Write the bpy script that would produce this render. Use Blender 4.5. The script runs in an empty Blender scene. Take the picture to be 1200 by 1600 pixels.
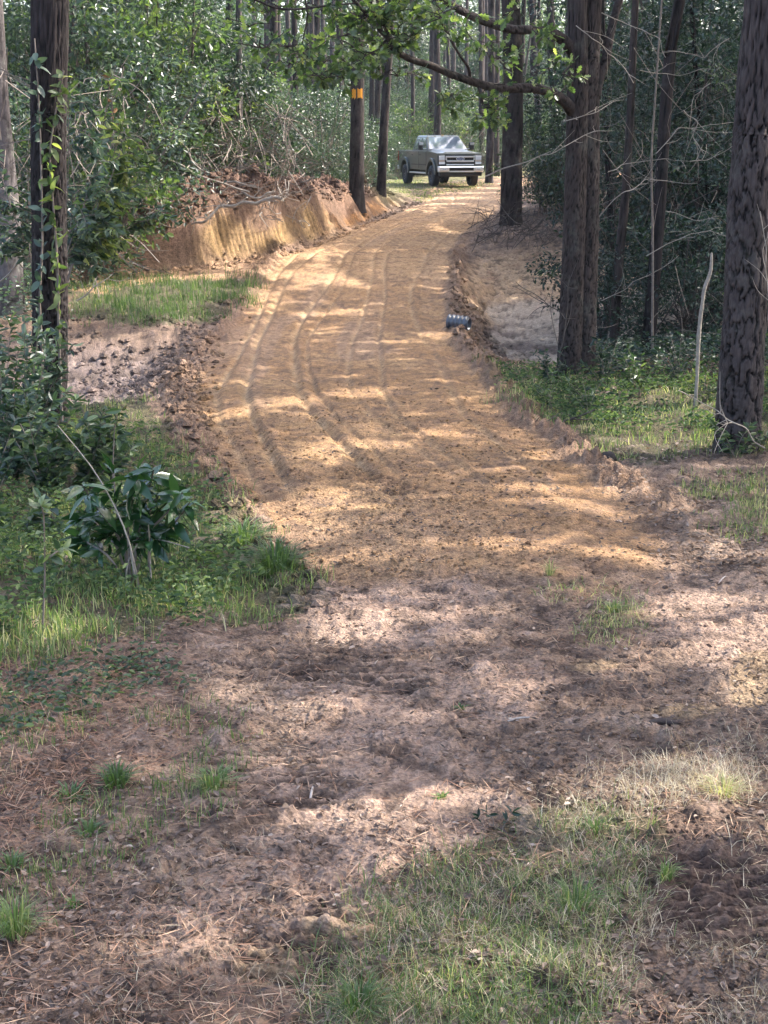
import bpy, math, random
import numpy as np
from mathutils import Vector, Matrix
random.seed(7)
rng = np.random.default_rng(11)
R = math.radians
scene = bpy.context.scene
COL = scene.collection

# ------------------------------------------------------------------ camera, sky, sun, exposure
FPX, PITCH = 2310.0, R(14.17)
cam_d = bpy.data.cameras.new('camera')
cam = bpy.data.objects.new('camera', cam_d)
COL.objects.link(cam)
cam.location = (0, 0, 0)
cam.rotation_euler = (math.pi / 2 - PITCH, 0, 0)
cam_d.sensor_fit = 'VERTICAL'
cam_d.sensor_height = 36.0
cam_d.lens = 36.0 * FPX / 1600.0
cam_d.clip_start, cam_d.clip_end = 0.05, 3000
scene.camera = cam
scene.render.resolution_x, scene.render.resolution_y = 768, 1024

SUN_EL = R(47)
SUN_H = np.array([0.93, 0.37]); SUN_H = SUN_H / np.linalg.norm(SUN_H)
SUN = np.array([SUN_H[0] * math.cos(SUN_EL), SUN_H[1] * math.cos(SUN_EL), math.sin(SUN_EL)])
world = bpy.data.worlds.new('World')
scene.world = world
world.use_nodes = True
wn = world.node_tree
wn.nodes.clear()
sky = wn.nodes.new('ShaderNodeTexSky')
sky.sky_type = 'NISHITA'
sky.sun_disc = False
sky.sun_elevation = SUN_EL
sky.sun_rotation = math.atan2(SUN_H[0], SUN_H[1])
sky.air_density, sky.dust_density, sky.ozone_density = 0.9, 4.5, 0.5
bg = wn.nodes.new('ShaderNodeBackground')
bg.inputs['Strength'].default_value = 0.15
wo = wn.nodes.new('ShaderNodeOutputWorld')
wn.links.new(sky.outputs[0], bg.inputs[0])
wn.links.new(bg.outputs[0], wo.inputs[0])
sl = bpy.data.lights.new('sun', 'SUN')
sl.energy, sl.angle, sl.color = 2.2, R(0.55), (1.0, 0.95, 0.86)
so = bpy.data.objects.new('sun', sl)
COL.objects.link(so)
so.location = (10, 5, 30)
so.rotation_euler = Vector((-SUN[0], -SUN[1], -SUN[2])).to_track_quat('-Z', 'Y').to_euler()
scene.view_settings.view_transform = 'Standard'
scene.view_settings.look = 'None'
scene.view_settings.gamma = 1.0
scene.view_settings.exposure = 2.55
try:
    scene.view_settings.use_curve_mapping = False
except Exception:
    pass
scene.cycles.max_bounces = 6
scene.cycles.diffuse_bounces = 3
scene.cycles.glossy_bounces = 2
scene.cycles.transmission_bounces = 4
scene.cycles.transparent_max_bounces = 4

# ------------------------------------------------------------------ numeric helpers
def hash3(ix, iy, iz, seed):
    h = (ix.astype(np.int64) * 374761393 + iy.astype(np.int64) * 668265263 + iz.astype(np.int64) * 2147483647 + seed * 974634777) & 0xFFFFFFFF
    h = ((h ^ (h >> 13)) * 1274126177) & 0xFFFFFFFF
    h = ((h ^ (h >> 16)) * 2246822519) & 0xFFFFFFFF
    return ((h ^ (h >> 13)) & 0xFFFFFF) / float(0xFFFFFF)

def vn3(x, y, z, seed=0):
    x, y, z = np.broadcast_arrays(np.asarray(x, float), np.asarray(y, float), np.asarray(z, float))
    xi, yi, zi = np.floor(x), np.floor(y), np.floor(z)
    fx, fy, fz = x - xi, y - yi, z - zi
    fx, fy, fz = fx * fx * (3 - 2 * fx), fy * fy * (3 - 2 * fy), fz * fz * (3 - 2 * fz)
    r = 0
    for a in (0, 1):
        wx = fx if a else 1 - fx
        for b in (0, 1):
            wy = fy if b else 1 - fy
            for c in (0, 1):
                wz = fz if c else 1 - fz
                r = r + wx * wy * wz * hash3(xi + a, yi + b, zi + c, seed)
    return r * 2 - 1

def vn2(x, y, seed=0):
    x, y = np.broadcast_arrays(np.asarray(x, float), np.asarray(y, float))
    xi, yi = np.floor(x), np.floor(y)
    fx, fy = x - xi, y - yi
    fx, fy = fx * fx * (3 - 2 * fx), fy * fy * (3 - 2 * fy)
    z = np.zeros_like(xi)
    h = lambda a, b: hash3(xi + a, yi + b, z, seed)
    return ((h(0, 0) * (1 - fx) + h(1, 0) * fx) * (1 - fy) + (h(0, 1) * (1 - fx) + h(1, 1) * fx) * fy) * 2 - 1

def fbm(x, y, f, octv=4, seed=0, gain=0.5):
    r, a, s = 0, 1.0, 0
    for k in range(octv):
        # rotate every octave, so that the lattice does not show
        c, sn = math.cos(0.6 + 1.1 * k), math.sin(0.6 + 1.1 * k)
        r = r + a * vn2((x * c - y * sn) * f, (x * sn + y * c) * f, seed + k)
        s += a; a *= gain; f *= 2.03
    return r / s

def ss(a, b, x):
    t = np.clip((x - a) / (b - a), 0, 1)
    return t * t * (3 - 2 * t)

def in_poly(u, v, poly):
    c = np.zeros(np.shape(u), bool)
    n = len(poly)
    for i in range(n):
        x0, y0 = poly[i]; x1, y1 = poly[(i + 1) % n]
        if y0 == y1:
            continue
        m = ((y0 > v) != (y1 > v)) & (u < (x1 - x0) * (v - y0) / (y1 - y0) + x0)
        c ^= m
    return c

# ------------------------------------------------------------------ lay of the land
PY = np.array([-40, 0, 3.5, 8, 12, 18, 25, 32, 40, 50, 64, 80, 120, 200, 500, 2500.])
PZ = np.array([-1.7, -2.0, -2.3, -2.6, -2.75, -2.95, -3.05, -2.85, -2.5, -2.15, -2.0, -1.85, -1.6, -1.3, 0.0, 5.0])
def zr(y):
    y = np.asarray(y, float)
    e = 1.2
    return (np.interp(y - e, PY, PZ) + 2 * np.interp(y, PY, PZ) + np.interp(y + e, PY, PZ)) / 4
cP, sP = math.cos(PITCH), math.sin(PITCH)
def proj(x, y, z):
    """world point to photograph pixel (1200 x 1600)"""
    dep = np.maximum(y * cP - z * sP, 0.05)
    up = y * sP + z * cP
    return 600 + FPX * x / dep, 800 - FPX * up / dep
def ray(u, v):
    a, b = (u - 600) / FPX, (800 - v) / FPX
    return np.array([a, cP + b * sP, -sP + b * cP])
def at(u, v, d):
    r = ray(u, v)
    return r * (d / r[1])
_yy = np.concatenate([np.linspace(1.5, 60, 3000), np.linspace(60.05, 160, 1000)])
_, _vv = proj(0 * _yy, _yy, zr(_yy))
def G(u, v):
    """pixel to the smooth base ground"""
    y = np.interp(-np.asarray(v, float), -_vv, _yy)
    z = zr(y)
    dep = y * cP - z * sP
    return (np.asarray(u, float) - 600) / FPX * dep, y

ROAD = [(292, 655, 800), (305, 668, 795), (320, 655, 785), (340, 602, 765), (360, 540, 735), (380, 488, 715), (400, 440, 705), (430, 412, 705), (460, 395, 700),
        (500, 370, 700), (540, 333, 712), (580, 303, 745), (620, 284, 775), (660, 300, 808), (700, 326, 868), (750, 353, 942), (800, 388, 1000),
        (850, 430, 1055), (900, 487, 1100), (960, 560, 1100)]
_ry = np.array([G(0, r[0])[1] for r in ROAD][::-1])
_rl = np.array([G(r[1], r[0])[0] for r in ROAD][::-1])
_rr = np.array([G(r[2], r[0])[0] for r in ROAD][::-1])
_ry = np.append(_ry, [75, 100]); _rl = np.append(_rl, [5.5, 22]); _rr = np.append(_rr, [11, 34])
def xL(y): return np.interp(y, _ry, _rl)
def xR(y): return np.interp(y, _ry, _rr)

BANK_PX = [(-500, 470), (60, 452), (230, 427), (330, 416), (440, 398), (520, 372), (580, 345), (640, 318), (668, 304)]
BANK_H = [0.4, 0.55, 0.85, 1.2, 1.28, 1.1, 0.72, 0.3, 0.04]
BANK = np.array([G(u, v) for u, v in BANK_PX])
def bank_coords(x, y):
    """signed distance behind the foot of the cut, length along it, its height there"""
    best = np.full(np.shape(x), 1e9); sd = np.zeros(np.shape(x)); al = np.zeros(np.shape(x)); hh = np.zeros(np.shape(x))
    acc = 0
    for i in range(len(BANK) - 1):
        a, b = BANK[i], BANK[i + 1]
        d = b - a; L = np.hypot(*d)
        t = np.clip(((x - a[0]) * d[0] + (y - a[1]) * d[1]) / L ** 2, 0, 1)
        px, py = a[0] + t * d[0], a[1] + t * d[1]
        q = np.hypot(x - px, y - py)
        side = np.sign(d[0] * (y - a[1]) - d[1] * (x - a[0]))
        m = q < best
        best = np.where(m, q, best); sd = np.where(m, q * side, sd); al = np.where(m, acc + t * L, al)
        hh = np.where(m, BANK_H[i] * (1 - t) + BANK_H[i + 1] * t, hh)
        acc += L
    return sd, al, hh

P_GRASSL = [(-300, 610), (60, 590), (170, 590), (235, 640), (285, 700), (330, 745), (385, 810), (440, 860), (485, 905), (505, 950), (420, 975), (300, 965), (170, 1010), (60, 1040), (-300, 1080)]
P_MOUND = [(110, 442), (200, 430), (330, 438), (418, 428), (395, 478), (330, 505), (230, 520), (120, 505)]
P_GRASSR = [(748, 560), (830, 565), (940, 600), (1125, 600), (1300, 600), (1300, 720), (1110, 705), (1000, 722), (925, 705), (900, 672), (860, 668), (800, 640)]
P_FG = [(430, 1640), (470, 1510), (600, 1400), (700, 1330), (800, 1285), (900, 1250), (1040, 1290), (1060, 1370), (960, 1470), (930, 1640)]
P_FOOT = [(80, 455), (230, 425), (330, 412), (450, 396), (500, 380), (500, 440), (415, 432), (330, 437), (240, 440), (150, 470)]

def surf(x, y, detail=True):
    """height of the ground, and the masks its colour is made of"""
    x = np.asarray(x, float); y = np.asarray(y, float)
    z = zr(y)
    u, v = proj(x, y, z)
    L_, R_ = xL(y), xR(y)
    w1 = fbm(x, y, 0.9, 4, 3)
    w2 = fbm(x, y, 3.5, 3, 9)
    n5 = fbm(x, y, 0.35, 3, 21)
    # road: fill, a little crowned
    en = 0.16 * w1 + 0.10 * w2
    edge = np.minimum(x - L_, R_ - x) + en
    far_ok = ss(8.1, 8.8, y + 0.9 * w1 + 0.35 * w2)
    road = ss(-0.05, 0.18, edge) * far_ok
    t = (x - L_) / np.maximum(R_ - L_, 0.1)
    off = 0.07 * ss(0, 0.7, edge) * far_ok
    # berm crumbs along the sides of the fill
    berm = np.exp(-((edge + 0.12) / 0.18) ** 2) * ss(9, 12, y) * (1 - ss(36, 44, y))
    off = off + berm * (0.05 + 0.10 * np.abs(w2))
    dr = x - R_
    # ditch on the right with its far bank
    D = ss(18.5, 26, y) * (1 - ss(30.0 + 0.25 * dr, 38.0 + 0.3 * dr, y + 0.5 * n5))
    ditch = -0.72 * D * ss(0.0, 1.0, dr + 0.2 * w1) * (1 - 0.6 * ss(5, 9, dr))
    off = off + ditch
    # higher ground round the tree on the right bank
    rb = ss(0.1, 1.0, dr) * ss(34, 38.5, y) * (1 - ss(43, 52, y))
    off = off + 0.30 * rb
    off = off + 0.07 * np.maximum(dr - 1.0, 0) * ss(10, 16, y) * (1 - ss(10, 60, dr))
    # left: wet low strip and grassy rise
    dl = L_ - x
    ws = ss(16.2, 18.2, y) * (1 - ss(21.5, 23.5, y)) * ss(0.1, 1.2, dl)
    off = off - 0.38 * ws
    gm = ss(23, 24.5, y) * (1 - ss(28.5, 30.5, y)) * ss(0.2, 1.0, dl)
    off = off + 0.12 * gm
    off = off + 0.10 * ss(0.2, 2.5, dl) * (1 - ss(14, 17, y)) * ss(6, 9, y)
    # cut on the left
    sd, al, hh = bank_coords(x, y)
    sdn = sd + 0.10 * w1 + 0.05 * w2
    face = ss(-0.04, 0.78, sdn)
    lip = np.exp(-((sdn - 1.25) / 0.6) ** 2)
    back = ss(1.6, 6.0, sdn)
    bk = hh * face * (1 + 0.34 * lip * (1 + 1.1 * w1) - 0.2 * back)
    off = off + bk
    facem = ss(-0.02, 0.15, sdn) * (1 - ss(0.68, 0.92, sdn)) * ss(0.25, 0.6, hh)
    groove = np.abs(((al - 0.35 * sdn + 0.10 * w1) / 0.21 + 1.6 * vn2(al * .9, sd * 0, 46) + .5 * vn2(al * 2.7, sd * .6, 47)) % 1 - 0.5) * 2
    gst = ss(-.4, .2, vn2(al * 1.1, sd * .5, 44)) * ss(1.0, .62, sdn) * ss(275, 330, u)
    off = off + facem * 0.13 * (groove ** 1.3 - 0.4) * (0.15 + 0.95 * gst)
    off = off + facem * 0.10 * fbm(al * 1.0, sd * 2.0, 1.6, 3, 48)
    spoil = ss(0.55, 0.85, sdn) * (1 - ss(2.4, 4.0, sdn)) * ss(0.15, 0.5, hh)
    ditch = ditch / 0.72
    masks = dict(gst=gst, u=u, v=v, road=road, t=t, edge=edge, berm=berm, ditch=-ditch, sd=sdn, al=al, hh=hh, facem=facem, groove=groove, spoil=spoil,
                 ws=ws, gm=gm, dr=dr, dl=dl, rb=rb, w1=w1, w2=w2, n5=n5)
    if detail:
        wild = (1 - road) * (1 - facem)
        f1 = fbm(x, y, 7, 4, 40, 0.6)
        f2 = fbm(x, y, 22, 3, 50, 0.6)
        amp = 0.034 * wild * (0.5 + 0.5 * ss(8, 13, y)) + 0.013 * road * (1 - .35 * ss(13, 20, y))
        amp = amp + 0.05 * berm + 0.12 * spoil + 0.03 * np.clip(-ditch, 0, 1) + 0.02 * ws
        nearf = 1 - ss(0.0, 1.0, (y - 9) / 6)
        amp = amp * (1 - .75 * ss(.7, .95, -ditch) * ss(1.0, 1.8, dr))
        amp = amp * (1 - 0.15 * nearf * (1 - road))
        masks['f1'] = f1; masks['f2'] = f2
        off = off + amp * (1.6 * np.maximum(f1, -0.25)) + 0.45 * amp * f2
        lump = fbm(x, y, 2.3, 3, 70)
        f3 = fbm(x, y, 38, 2, 61, 0.7)
        off = off + 0.011 * (1 - ss(10, 22, y)) * (1 - .45 * road) * np.maximum(f3, -.3)
        off = off + wild * 0.05 * lump * (0.4 - .1 * (1 - ss(8, 12, y)) + 3.2 * spoil + 0.5 * np.clip(-ditch, 0, 1))
        # clods: thresholded, so that they stand proud
        cl = ss(0.28, 0.55, fbm(x, y, 9, 2, 90))
        off = off + cl * (0.026 * wild * (1 - ss(0.0, 0.5, ss(40, 60, y))) + 0.09 * spoil + 0.035 * berm + 0.009 * road)
        masks['cl'] = cl
        # marks of a tracked machine, running across the way of travel, broken up
        rr_ = fbm(x, y, 1.1, 3, 120)
        tm = ss(0.0, 0.25, rr_) * ss(7.0, 9.0, y) * road
        off = off + tm * 0.011 * np.sin(y * 2 * math.pi / 0.13 + 3 * n5 + 0.8 * w1)
        tm2 = np.maximum.reduce([ss(1.1, .5, ((u - a_) / b_) ** 2 + ((v - c_) / d_) ** 2 + .5 * w2) for a_, c_, b_, d_ in ((500, 1260, 130, 90), (560, 1040, 150, 50), (950, 1060, 120, 60), (650, 1180, 90, 40), (300, 1390, 120, 40))])
        off = off + tm2 * (0.6 + .5 * w2) * 0.017 * np.sin(y * 2 * math.pi / 0.115 + 1.2 * x + .5 * w1)
        # smooth wheel paths along the way of travel
        wp = 0; wsh = 0
        for tc, w_, dep in ((0.10, .012, .03), (0.17, .014, .045), (0.35, .014, .045), (0.42, .008, .03), (0.57, .010, .022), (0.66, .010, .030), (0.84, .012, .022)):
            c = tc + 0.03 * np.sin(y * 0.33 + tc * 9) + .006 * np.sin(y * .61 + tc * 23)
            m = np.exp(-((t - c) / w_) ** 2) * road * ss(10.5, 12.5, y) * (0.55 + 0.45 * ss(-.3, .2, vn2(y * .25 + tc * 30, y * 0 + tc * 7, 5)))
            off = off - dep * m
            wp = np.maximum(wp, m * (1.0 if tc < .36 else .6))
            sh = np.exp(-((t - c - w_ * 1.9) / (w_ * .8)) ** 2) * road * ss(10.5, 12.5, y); wsh = np.maximum(wsh, sh); off = off + .4 * dep * sh
        masks['wp'] = wp; masks['wsh'] = wsh
        # deep lugged prints in the foreground
        for (cu, cv, wu, n, sp, dp, ang) in ((1120, 1400, 0.21, 8, 0.075, 0.075, 0.06), (520, 1455, 0.13, 4, 0.10, 0.05, -0.25), (425, 1500, 0.10, 3, 0.09, 0.025, -0.2), (590, 765, 0.16, 12, 0.10, 0.03, 0.5), (545, 1050, 0.4, 8, 0.09, 0.018, 0.0), (420, 1220, 0.25, 9, 0.075, 0.014, 0.1)):
            gx, gy = G(cu, cv)
            lx = (x - gx) * math.cos(ang) + (y - gy) * math.sin(ang)
            ly = -(x - gx) * math.sin(ang) + (y - gy) * math.cos(ang)
            m = ss(wu + 0.03, wu - 0.02, np.abs(lx) + 0.03 * f1) * ss(n * sp / 2 + .04, n * sp / 2 - .02, np.abs(ly) + 0.05 * f1)
            bars = ss(-0.35, 0.35, np.sin(ly * 2 * math.pi / sp + 2.0 * lx))
            off = off + m * (dp * (bars - 0.75) + 0.2 * dp * f1)
            masks.setdefault('rut', np.zeros(np.shape(x)))
            masks['rut'] = np.maximum(masks['rut'], m * (1 - bars))
    return z + off, masks

def H(x, y):
    return surf(np.atleast_1d(x), np.atleast_1d(y), False)[0]
def h1(x, y):
    return float(surf(np.array([x]), np.array([y]), True)[0][0])
def hit(u, v, ymax=120):
    """where the line of sight of a pixel meets the real ground"""
    d = np.geomspace(2.5, ymax, 2500)
    r = ray(u, v); k = d / r[1]
    z = H(r[0] * k, d)
    below = np.nonzero(r[2] * k < z)[0]
    i = below[0] if len(below) else len(d) - 1
    return float(r[0] * k[i]), float(d[i])

# ------------------------------------------------------------------ mesh helpers
class MB:
    def __init__(s): s.V, s.F, s.T, s.n = [], [], [], 0
    def add(s, V, F, tint=0.5):
        V = np.asarray(V, float).reshape(-1, 3); F = np.asarray(F, int)
        s.V.append(V); s.F.append(F + s.n); s.n += len(V)
        s.T.append(np.broadcast_to(np.asarray(tint, float), (len(V),)).copy())
    def mesh(s, name, mat, smooth=False):
        V = np.concatenate(s.V); T = np.concatenate(s.T)
        return np_mesh(name, V, s.F, mat, smooth, T)
    def obj(s, name, mat, parent=None, smooth=False):
        return link(name, s.mesh(name, mat, smooth), parent)

def np_mesh(name, V, Fs, mat, smooth=False, tint=None, col=None):
    me = bpy.data.meshes.new(name)
    V = np.asarray(V, np.float32)
    me.vertices.add(len(V)); me.vertices.foreach_set('co', V.ravel())
    li = np.concatenate([f.ravel() for f in Fs]).astype(np.int32)
    tot = np.concatenate([np.full(len(f), f.shape[1]) for f in Fs])
    st = np.concatenate([[0], np.cumsum(tot)[:-1]]).astype(np.int32)
    me.loops.add(len(li)); me.loops.foreach_set('vertex_index', li)
    me.polygons.add(len(st)); me.polygons.foreach_set('loop_start', st)
    if smooth:
        me.polygons.foreach_set('use_smooth', np.ones(len(st), bool))
    else:
        me.polygons.foreach_set('use_smooth', np.zeros(len(st), bool))
    me.update(calc_edges=True)
    if tint is not None:
        a = me.attributes.new('tint', 'FLOAT', 'POINT'); a.data.foreach_set('value', np.asarray(tint, np.float32))
    if col is not None:
        a = me.attributes.new('Col', 'FLOAT_COLOR', 'POINT')
        a.data.foreach_set('color', np.concatenate([col, np.ones((len(col), 1))], 1).astype(np.float32).ravel())
    if mat is not None:
        me.materials.append(mat)
    return me

def link(name, me, parent=None):
    o = bpy.data.objects.new(name, me); COL.objects.link(o)
    if parent is not None: o.parent = parent
    return o
def tag(o, label, cat, group=None):
    o['label'] = label; o['category'] = cat
    if group: o['group'] = group
    return o
def thing(name, label, cat, loc=(0, 0, 0), group=None, rz=0.0, sc=1.0):
    o = bpy.data.objects.new(name, None); COL.objects.link(o)
    o.location = loc; o.rotation_euler = (0, 0, rz); o.scale = (sc,) * 3
    o.empty_display_size = 0.2
    return tag(o, label, cat, group)
def copy_tree(o, loc, rz=0.0, sc=1.0, label=None, group=None):
    c = o.copy(); COL.objects.link(c)
    c.location = loc; c.rotation_euler = (0, 0, rz); c.scale = (sc,) * 3 if not hasattr(sc, '__len__') else sc
    if label: c['label'] = label
    if group: c['group'] = group
    for ch in list(o.children):
        d = ch.copy(); COL.objects.link(d); d.parent = c
        for g in list(ch.children):
            e = g.copy(); COL.objects.link(e); e.parent = d
    return c

def tube(mb, pts, rad, seg=8, tint=0.5, bark=0.0, cap=True, seed=0, sub=0, plate=0.12):
    """a limb along points; sub > 0 resamples it finely and carves bark into it"""
    P = np.asarray(pts, float); r = np.broadcast_to(np.asarray(rad, float), (len(P),)).copy()
    if sub or len(P) > 2:
        L = np.concatenate([[0], np.cumsum(np.linalg.norm(np.diff(P, axis=0), axis=1))])
        n = sub if sub else max(len(P) * 3, 5)
        s = np.linspace(0, 1, n) ** (2.1 if sub > 200 else 1.0) * L[-1]
        if len(P) > 2:
            # Catmull-Rom through the points
            idx = np.clip(np.searchsorted(L, s, side='right') - 1, 0, len(P) - 2)
            t = ((s - L[idx]) / np.maximum(L[idx + 1] - L[idx], 1e-6))[:, None]
            p0 = P[np.maximum(idx - 1, 0)]; p1 = P[idx]; p2 = P[idx + 1]; p3 = P[np.minimum(idx + 2, len(P) - 1)]
            Q = 0.5 * ((2 * p1) + (-p0 + p2) * t + (2 * p0 - 5 * p1 + 4 * p2 - p3) * t ** 2 + (-p0 + 3 * p1 - 3 * p2 + p3) * t ** 3)
        else:
            Q = np.stack([np.interp(s, L, P[:, k]) for k in range(3)], 1)
        r = np.interp(s, L, r); P = Q
    n = len(P)
    T = np.gradient(P, axis=0); T /= np.linalg.norm(T, axis=1)[:, None] + 1e-9
    ref = np.array([1.0, 0, 0]) if abs(T[0][0]) < 0.8 else np.array([0, 1.0, 0])
    U = np.empty_like(P)
    for i in range(n):
        ref = ref - T[i] * ref.dot(T[i]); ref /= np.linalg.norm(ref) + 1e-9
        U[i] = ref
    W = np.cross(T, U)
    a = np.linspace(0, 2 * math.pi, seg, endpoint=False)
    ca, sa = np.cos(a), np.sin(a)
    rr_ = np.repeat(r[:, None], seg, 1)
    tt = np.full((n, seg), tint, float)
    if bark > 0:
        Ls = np.concatenate([[0], np.cumsum(np.linalg.norm(np.diff(P, axis=0), axis=1))])[:, None]
        cx, cy = ca[None] * r[:, None], sa[None] * r[:, None]
        k = 1.0 / plate
        wob = 0.4 * vn3(cx * k * .6, cy * k * .6, Ls * k * 0.25 + 0 * cx, seed + 9)
        f = vn3(cx * k * 2.6 + wob, cy * k * 2.6 + wob, Ls * k * 0.35, seed)
        f2 = vn3(cx * k * 5.5, cy * k * 5.5, Ls * k * 1.1, seed + 3)
        f3 = vn3(cx * k * 11, cy * k * 11, Ls * k * 6, seed + 5)
        ncell = max(5, int(round(2 * math.pi * np.mean(r[: max(2, n // 2)]) / plate)))
        cu_ = np.repeat((a / (2 * math.pi) * ncell)[None], n, 0) + 0.35 * f2; cv_ = np.repeat(Ls / (plate * 3.0), seg, 1) + 0.25 * f + 0.37 * np.floor(cu_)
        d1 = np.full((n, seg), 9.0); d2 = d1.copy()
        iu, iv = np.floor(cu_), np.floor(cv_)
        for du in (-1, 0, 1):
            for dv in (-1, 0, 1):
                qu, qv = iu + du, iv + dv; qm = np.mod(qu, ncell)
                hx = hash3(qm, qv, qm * 0, seed + 31); hy = hash3(qm, qv, qm * 0, seed + 57)
                dd = np.hypot(qu + hx - cu_, (qv + hy - cv_) * 1.3)
                d2 = np.where(dd < d1, d1, np.minimum(d2, dd)); d1 = np.minimum(d1, dd)
        ridge = ss(0.0, 0.19, d2 - d1 + 0.05 * f3) * (0.8 + 0.2 * hash3(np.floor(cu_), np.floor(cv_), iu * 0, seed))
        low = ss(-.2, .3, vn3(cx * 4, cy * 4, Ls * 1.3 + 0 * cx, seed + 71)); ridge = ridge * (1 - .25 * low)
        rr_ = rr_ + bark * (ridge - 0.6) + bark * 0.25 * f3 + 0.06 * r[:, None] * vn3(ca[None] * 1.5 + 0 * Ls, sa[None] * 1.5 + 0 * Ls, Ls * 1.1, seed + 20)
        tt = 0.02 + 0.80 * ridge + 0.15 * f3 + 0.06 * f2
    V = P[:, None] + rr_[..., None] * (ca[None, :, None] * U[:, None] + sa[None, :, None] * W[:, None])
    i = np.arange(n - 1)[:, None] * seg; j = np.arange(seg)[None]; j2 = (j + 1) % seg
    F = np.stack([i + j, i + j2, i + seg + j2, i + seg + j], -1).reshape(-1, 4)
    mb.add(V.reshape(-1, 3), F, tt.ravel())
    if cap and r[-1] > 0.004:
        c = mb.n
        mb.add(P[[-1]] + T[-1] * r[-1] * 0.3, np.zeros((0, 3), int), tint)
        base = c - seg
        mb.F.append(np.stack([base + np.arange(seg), base + (np.arange(seg) + 1) % seg, np.full(seg, c)], 1))

def unit(v): return v / (np.linalg.norm(v, axis=-1, keepdims=True) + 1e-9)

def leaves(mb, C, D, N, ln, wd, tint, shape=6, fold=0.25):
    """leaf blades: C base points, D along the blade, N face normal"""
    n = len(C)
    if n == 0: return
    D = unit(D); S = unit(np.cross(N, D)); N = np.cross(D, S)
    ln = np.broadcast_to(np.asarray(ln, float), (n,))[:, None]; wd = np.broadcast_to(np.asarray(wd, float), (n,))[:, None]
    tint = np.broadcast_to(np.asarray(tint, float), (n,))
    if shape == 4:
        V = np.stack([C, C + D * ln * .5 + S * wd * .5 + N * wd * fold, C + D * ln, C + D * ln * .5 - S * wd * .5 + N * wd * fold], 1)
        k = np.arange(n)[:, None] * 4
        F = np.concatenate([k + np.array([[0, 1, 2]]), k + np.array([[0, 2, 3]])])
        mb.add(V.reshape(-1, 3), F, np.repeat(tint, 4))
    elif shape == 6:
        tip = C + D * ln - N * ln * 0.12
        V = np.stack([C, C + D * ln * .28 + S * wd * .46 + N * wd * fold, C + D * ln * .68 + S * wd * .42 + N * wd * (fold - .05), tip,
                      C + D * ln * .68 - S * wd * .42 + N * wd * (fold - .05), C + D * ln * .28 - S * wd * .46 + N * wd * fold], 1)
        k = np.arange(n)[:, None] * 6
        F = np.concatenate([k + np.array([[0, 1, 2, 3]]), k + np.array([[0, 3, 4, 5]])])
        mb.add(V.reshape(-1, 3), F, np.repeat(tint, 6))
    else:  # lobed oak leaf
        prof = [(0, 0), (.12, .06), (.25, .34), (.36, .14), (.52, .5), (.64, .18), (.80, .36), (.9, .12), (1, 0)]
        up = [C + D * ln * a + S * wd * b + N * wd * fold * b for a, b in prof]
        dn = [C + D * ln * a - S * wd * b + N * wd * fold * b for a, b in prof[1:-1]]
        V = np.stack(up + dn, 1); m = V.shape[1]
        k = np.arange(n)[:, None] * m
        A = [list(range(9)), [0] + list(range(9, 16)) + [8]]
        mb.add(V.reshape(-1, 3), k + np.array([A[0]]), np.repeat(tint, m))
        mb.F.append(mb.F[-1][:, :1] * 0 + (mb.n - n * m) + k + np.array([A[1]]))

def rand_dirs(n, up=0.0, r=rng):
    v = r.normal(size=(n, 3)); v[:, 2] += up
    return unit(v)

# ------------------------------------------------------------------ materials
def new_mat(name):
    m = bpy.data.materials.new(name); m.use_nodes = True
    nt = m.node_tree; nt.nodes.clear()
    out = nt.nodes.new('ShaderNodeOutputMaterial')
    return m, nt, out
def N_(nt, t, **kw):
    n = nt.nodes.new(t)
    for k, v in kw.items():
        if k in n.inputs: n.inputs[k].default_value = v
        else: setattr(n, k, v)
    return n
def ramp(nt, stops, interp='LINEAR'):
    r = nt.nodes.new('ShaderNodeValToRGB'); r.color_ramp.interpolation = interp
    e = r.color_ramp.elements
    while len(e) > 1: e.remove(e[-1])
    e[0].position, e[0].color = stops[0][0], (*stops[0][1], 1)
    for p, c in stops[1:]:
        q = e.new(p); q.color = (*c, 1)
    return r
def leaf_mat(name, stops, rough=0.42, trans=0.33, tcol=(1.15, 1.3, 0.6), spec=0.6):
    m, nt, out = new_mat(name)
    a = N_(nt, 'ShaderNodeAttribute', attribute_name='tint')
    oi = N_(nt, 'ShaderNodeObjectInfo')
    ad = N_(nt, 'ShaderNodeMath', operation='MULTIPLY_ADD'); ad.inputs[1].default_value = 0.22; 
    nt.links.new(oi.outputs['Random'], ad.inputs[0]); 
    sb = N_(nt, 'ShaderNodeMath', operation='SUBTRACT'); nt.links.new(a.outputs['Fac'], sb.inputs[0]); sb.inputs[1].default_value = 0.11
    nt.links.new(sb.outputs[0], ad.inputs[2])
    r = ramp(nt, stops); nt.links.new(ad.outputs[0], r.inputs[0])
    p = N_(nt, 'ShaderNodeBsdfPrincipled', Roughness=rough)
    p.inputs['Specular IOR Level'].default_value = spec
    nt.links.new(r.outputs[0], p.inputs['Base Color'])
    tr = N_(nt, 'ShaderNodeBsdfTranslucent')
    mx = N_(nt, 'ShaderNodeMix', data_type='RGBA', blend_type='MULTIPLY'); mx.inputs[0].default_value = 1
    nt.links.new(r.outputs[0], mx.inputs[6]); mx.inputs[7].default_value = (*[c * 1.6 for c in tcol], 1)
    nt.links.new(mx.outputs[2], tr.inputs[0])
    ms = N_(nt, 'ShaderNodeMixShader'); ms.inputs[0].default_value = trans
    nt.links.new(p.outputs[0], ms.inputs[1]); nt.links.new(tr.outputs[0], ms.inputs[2])
    nt.links.new(ms.outputs[0], out.inputs[0])
    return m
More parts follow.
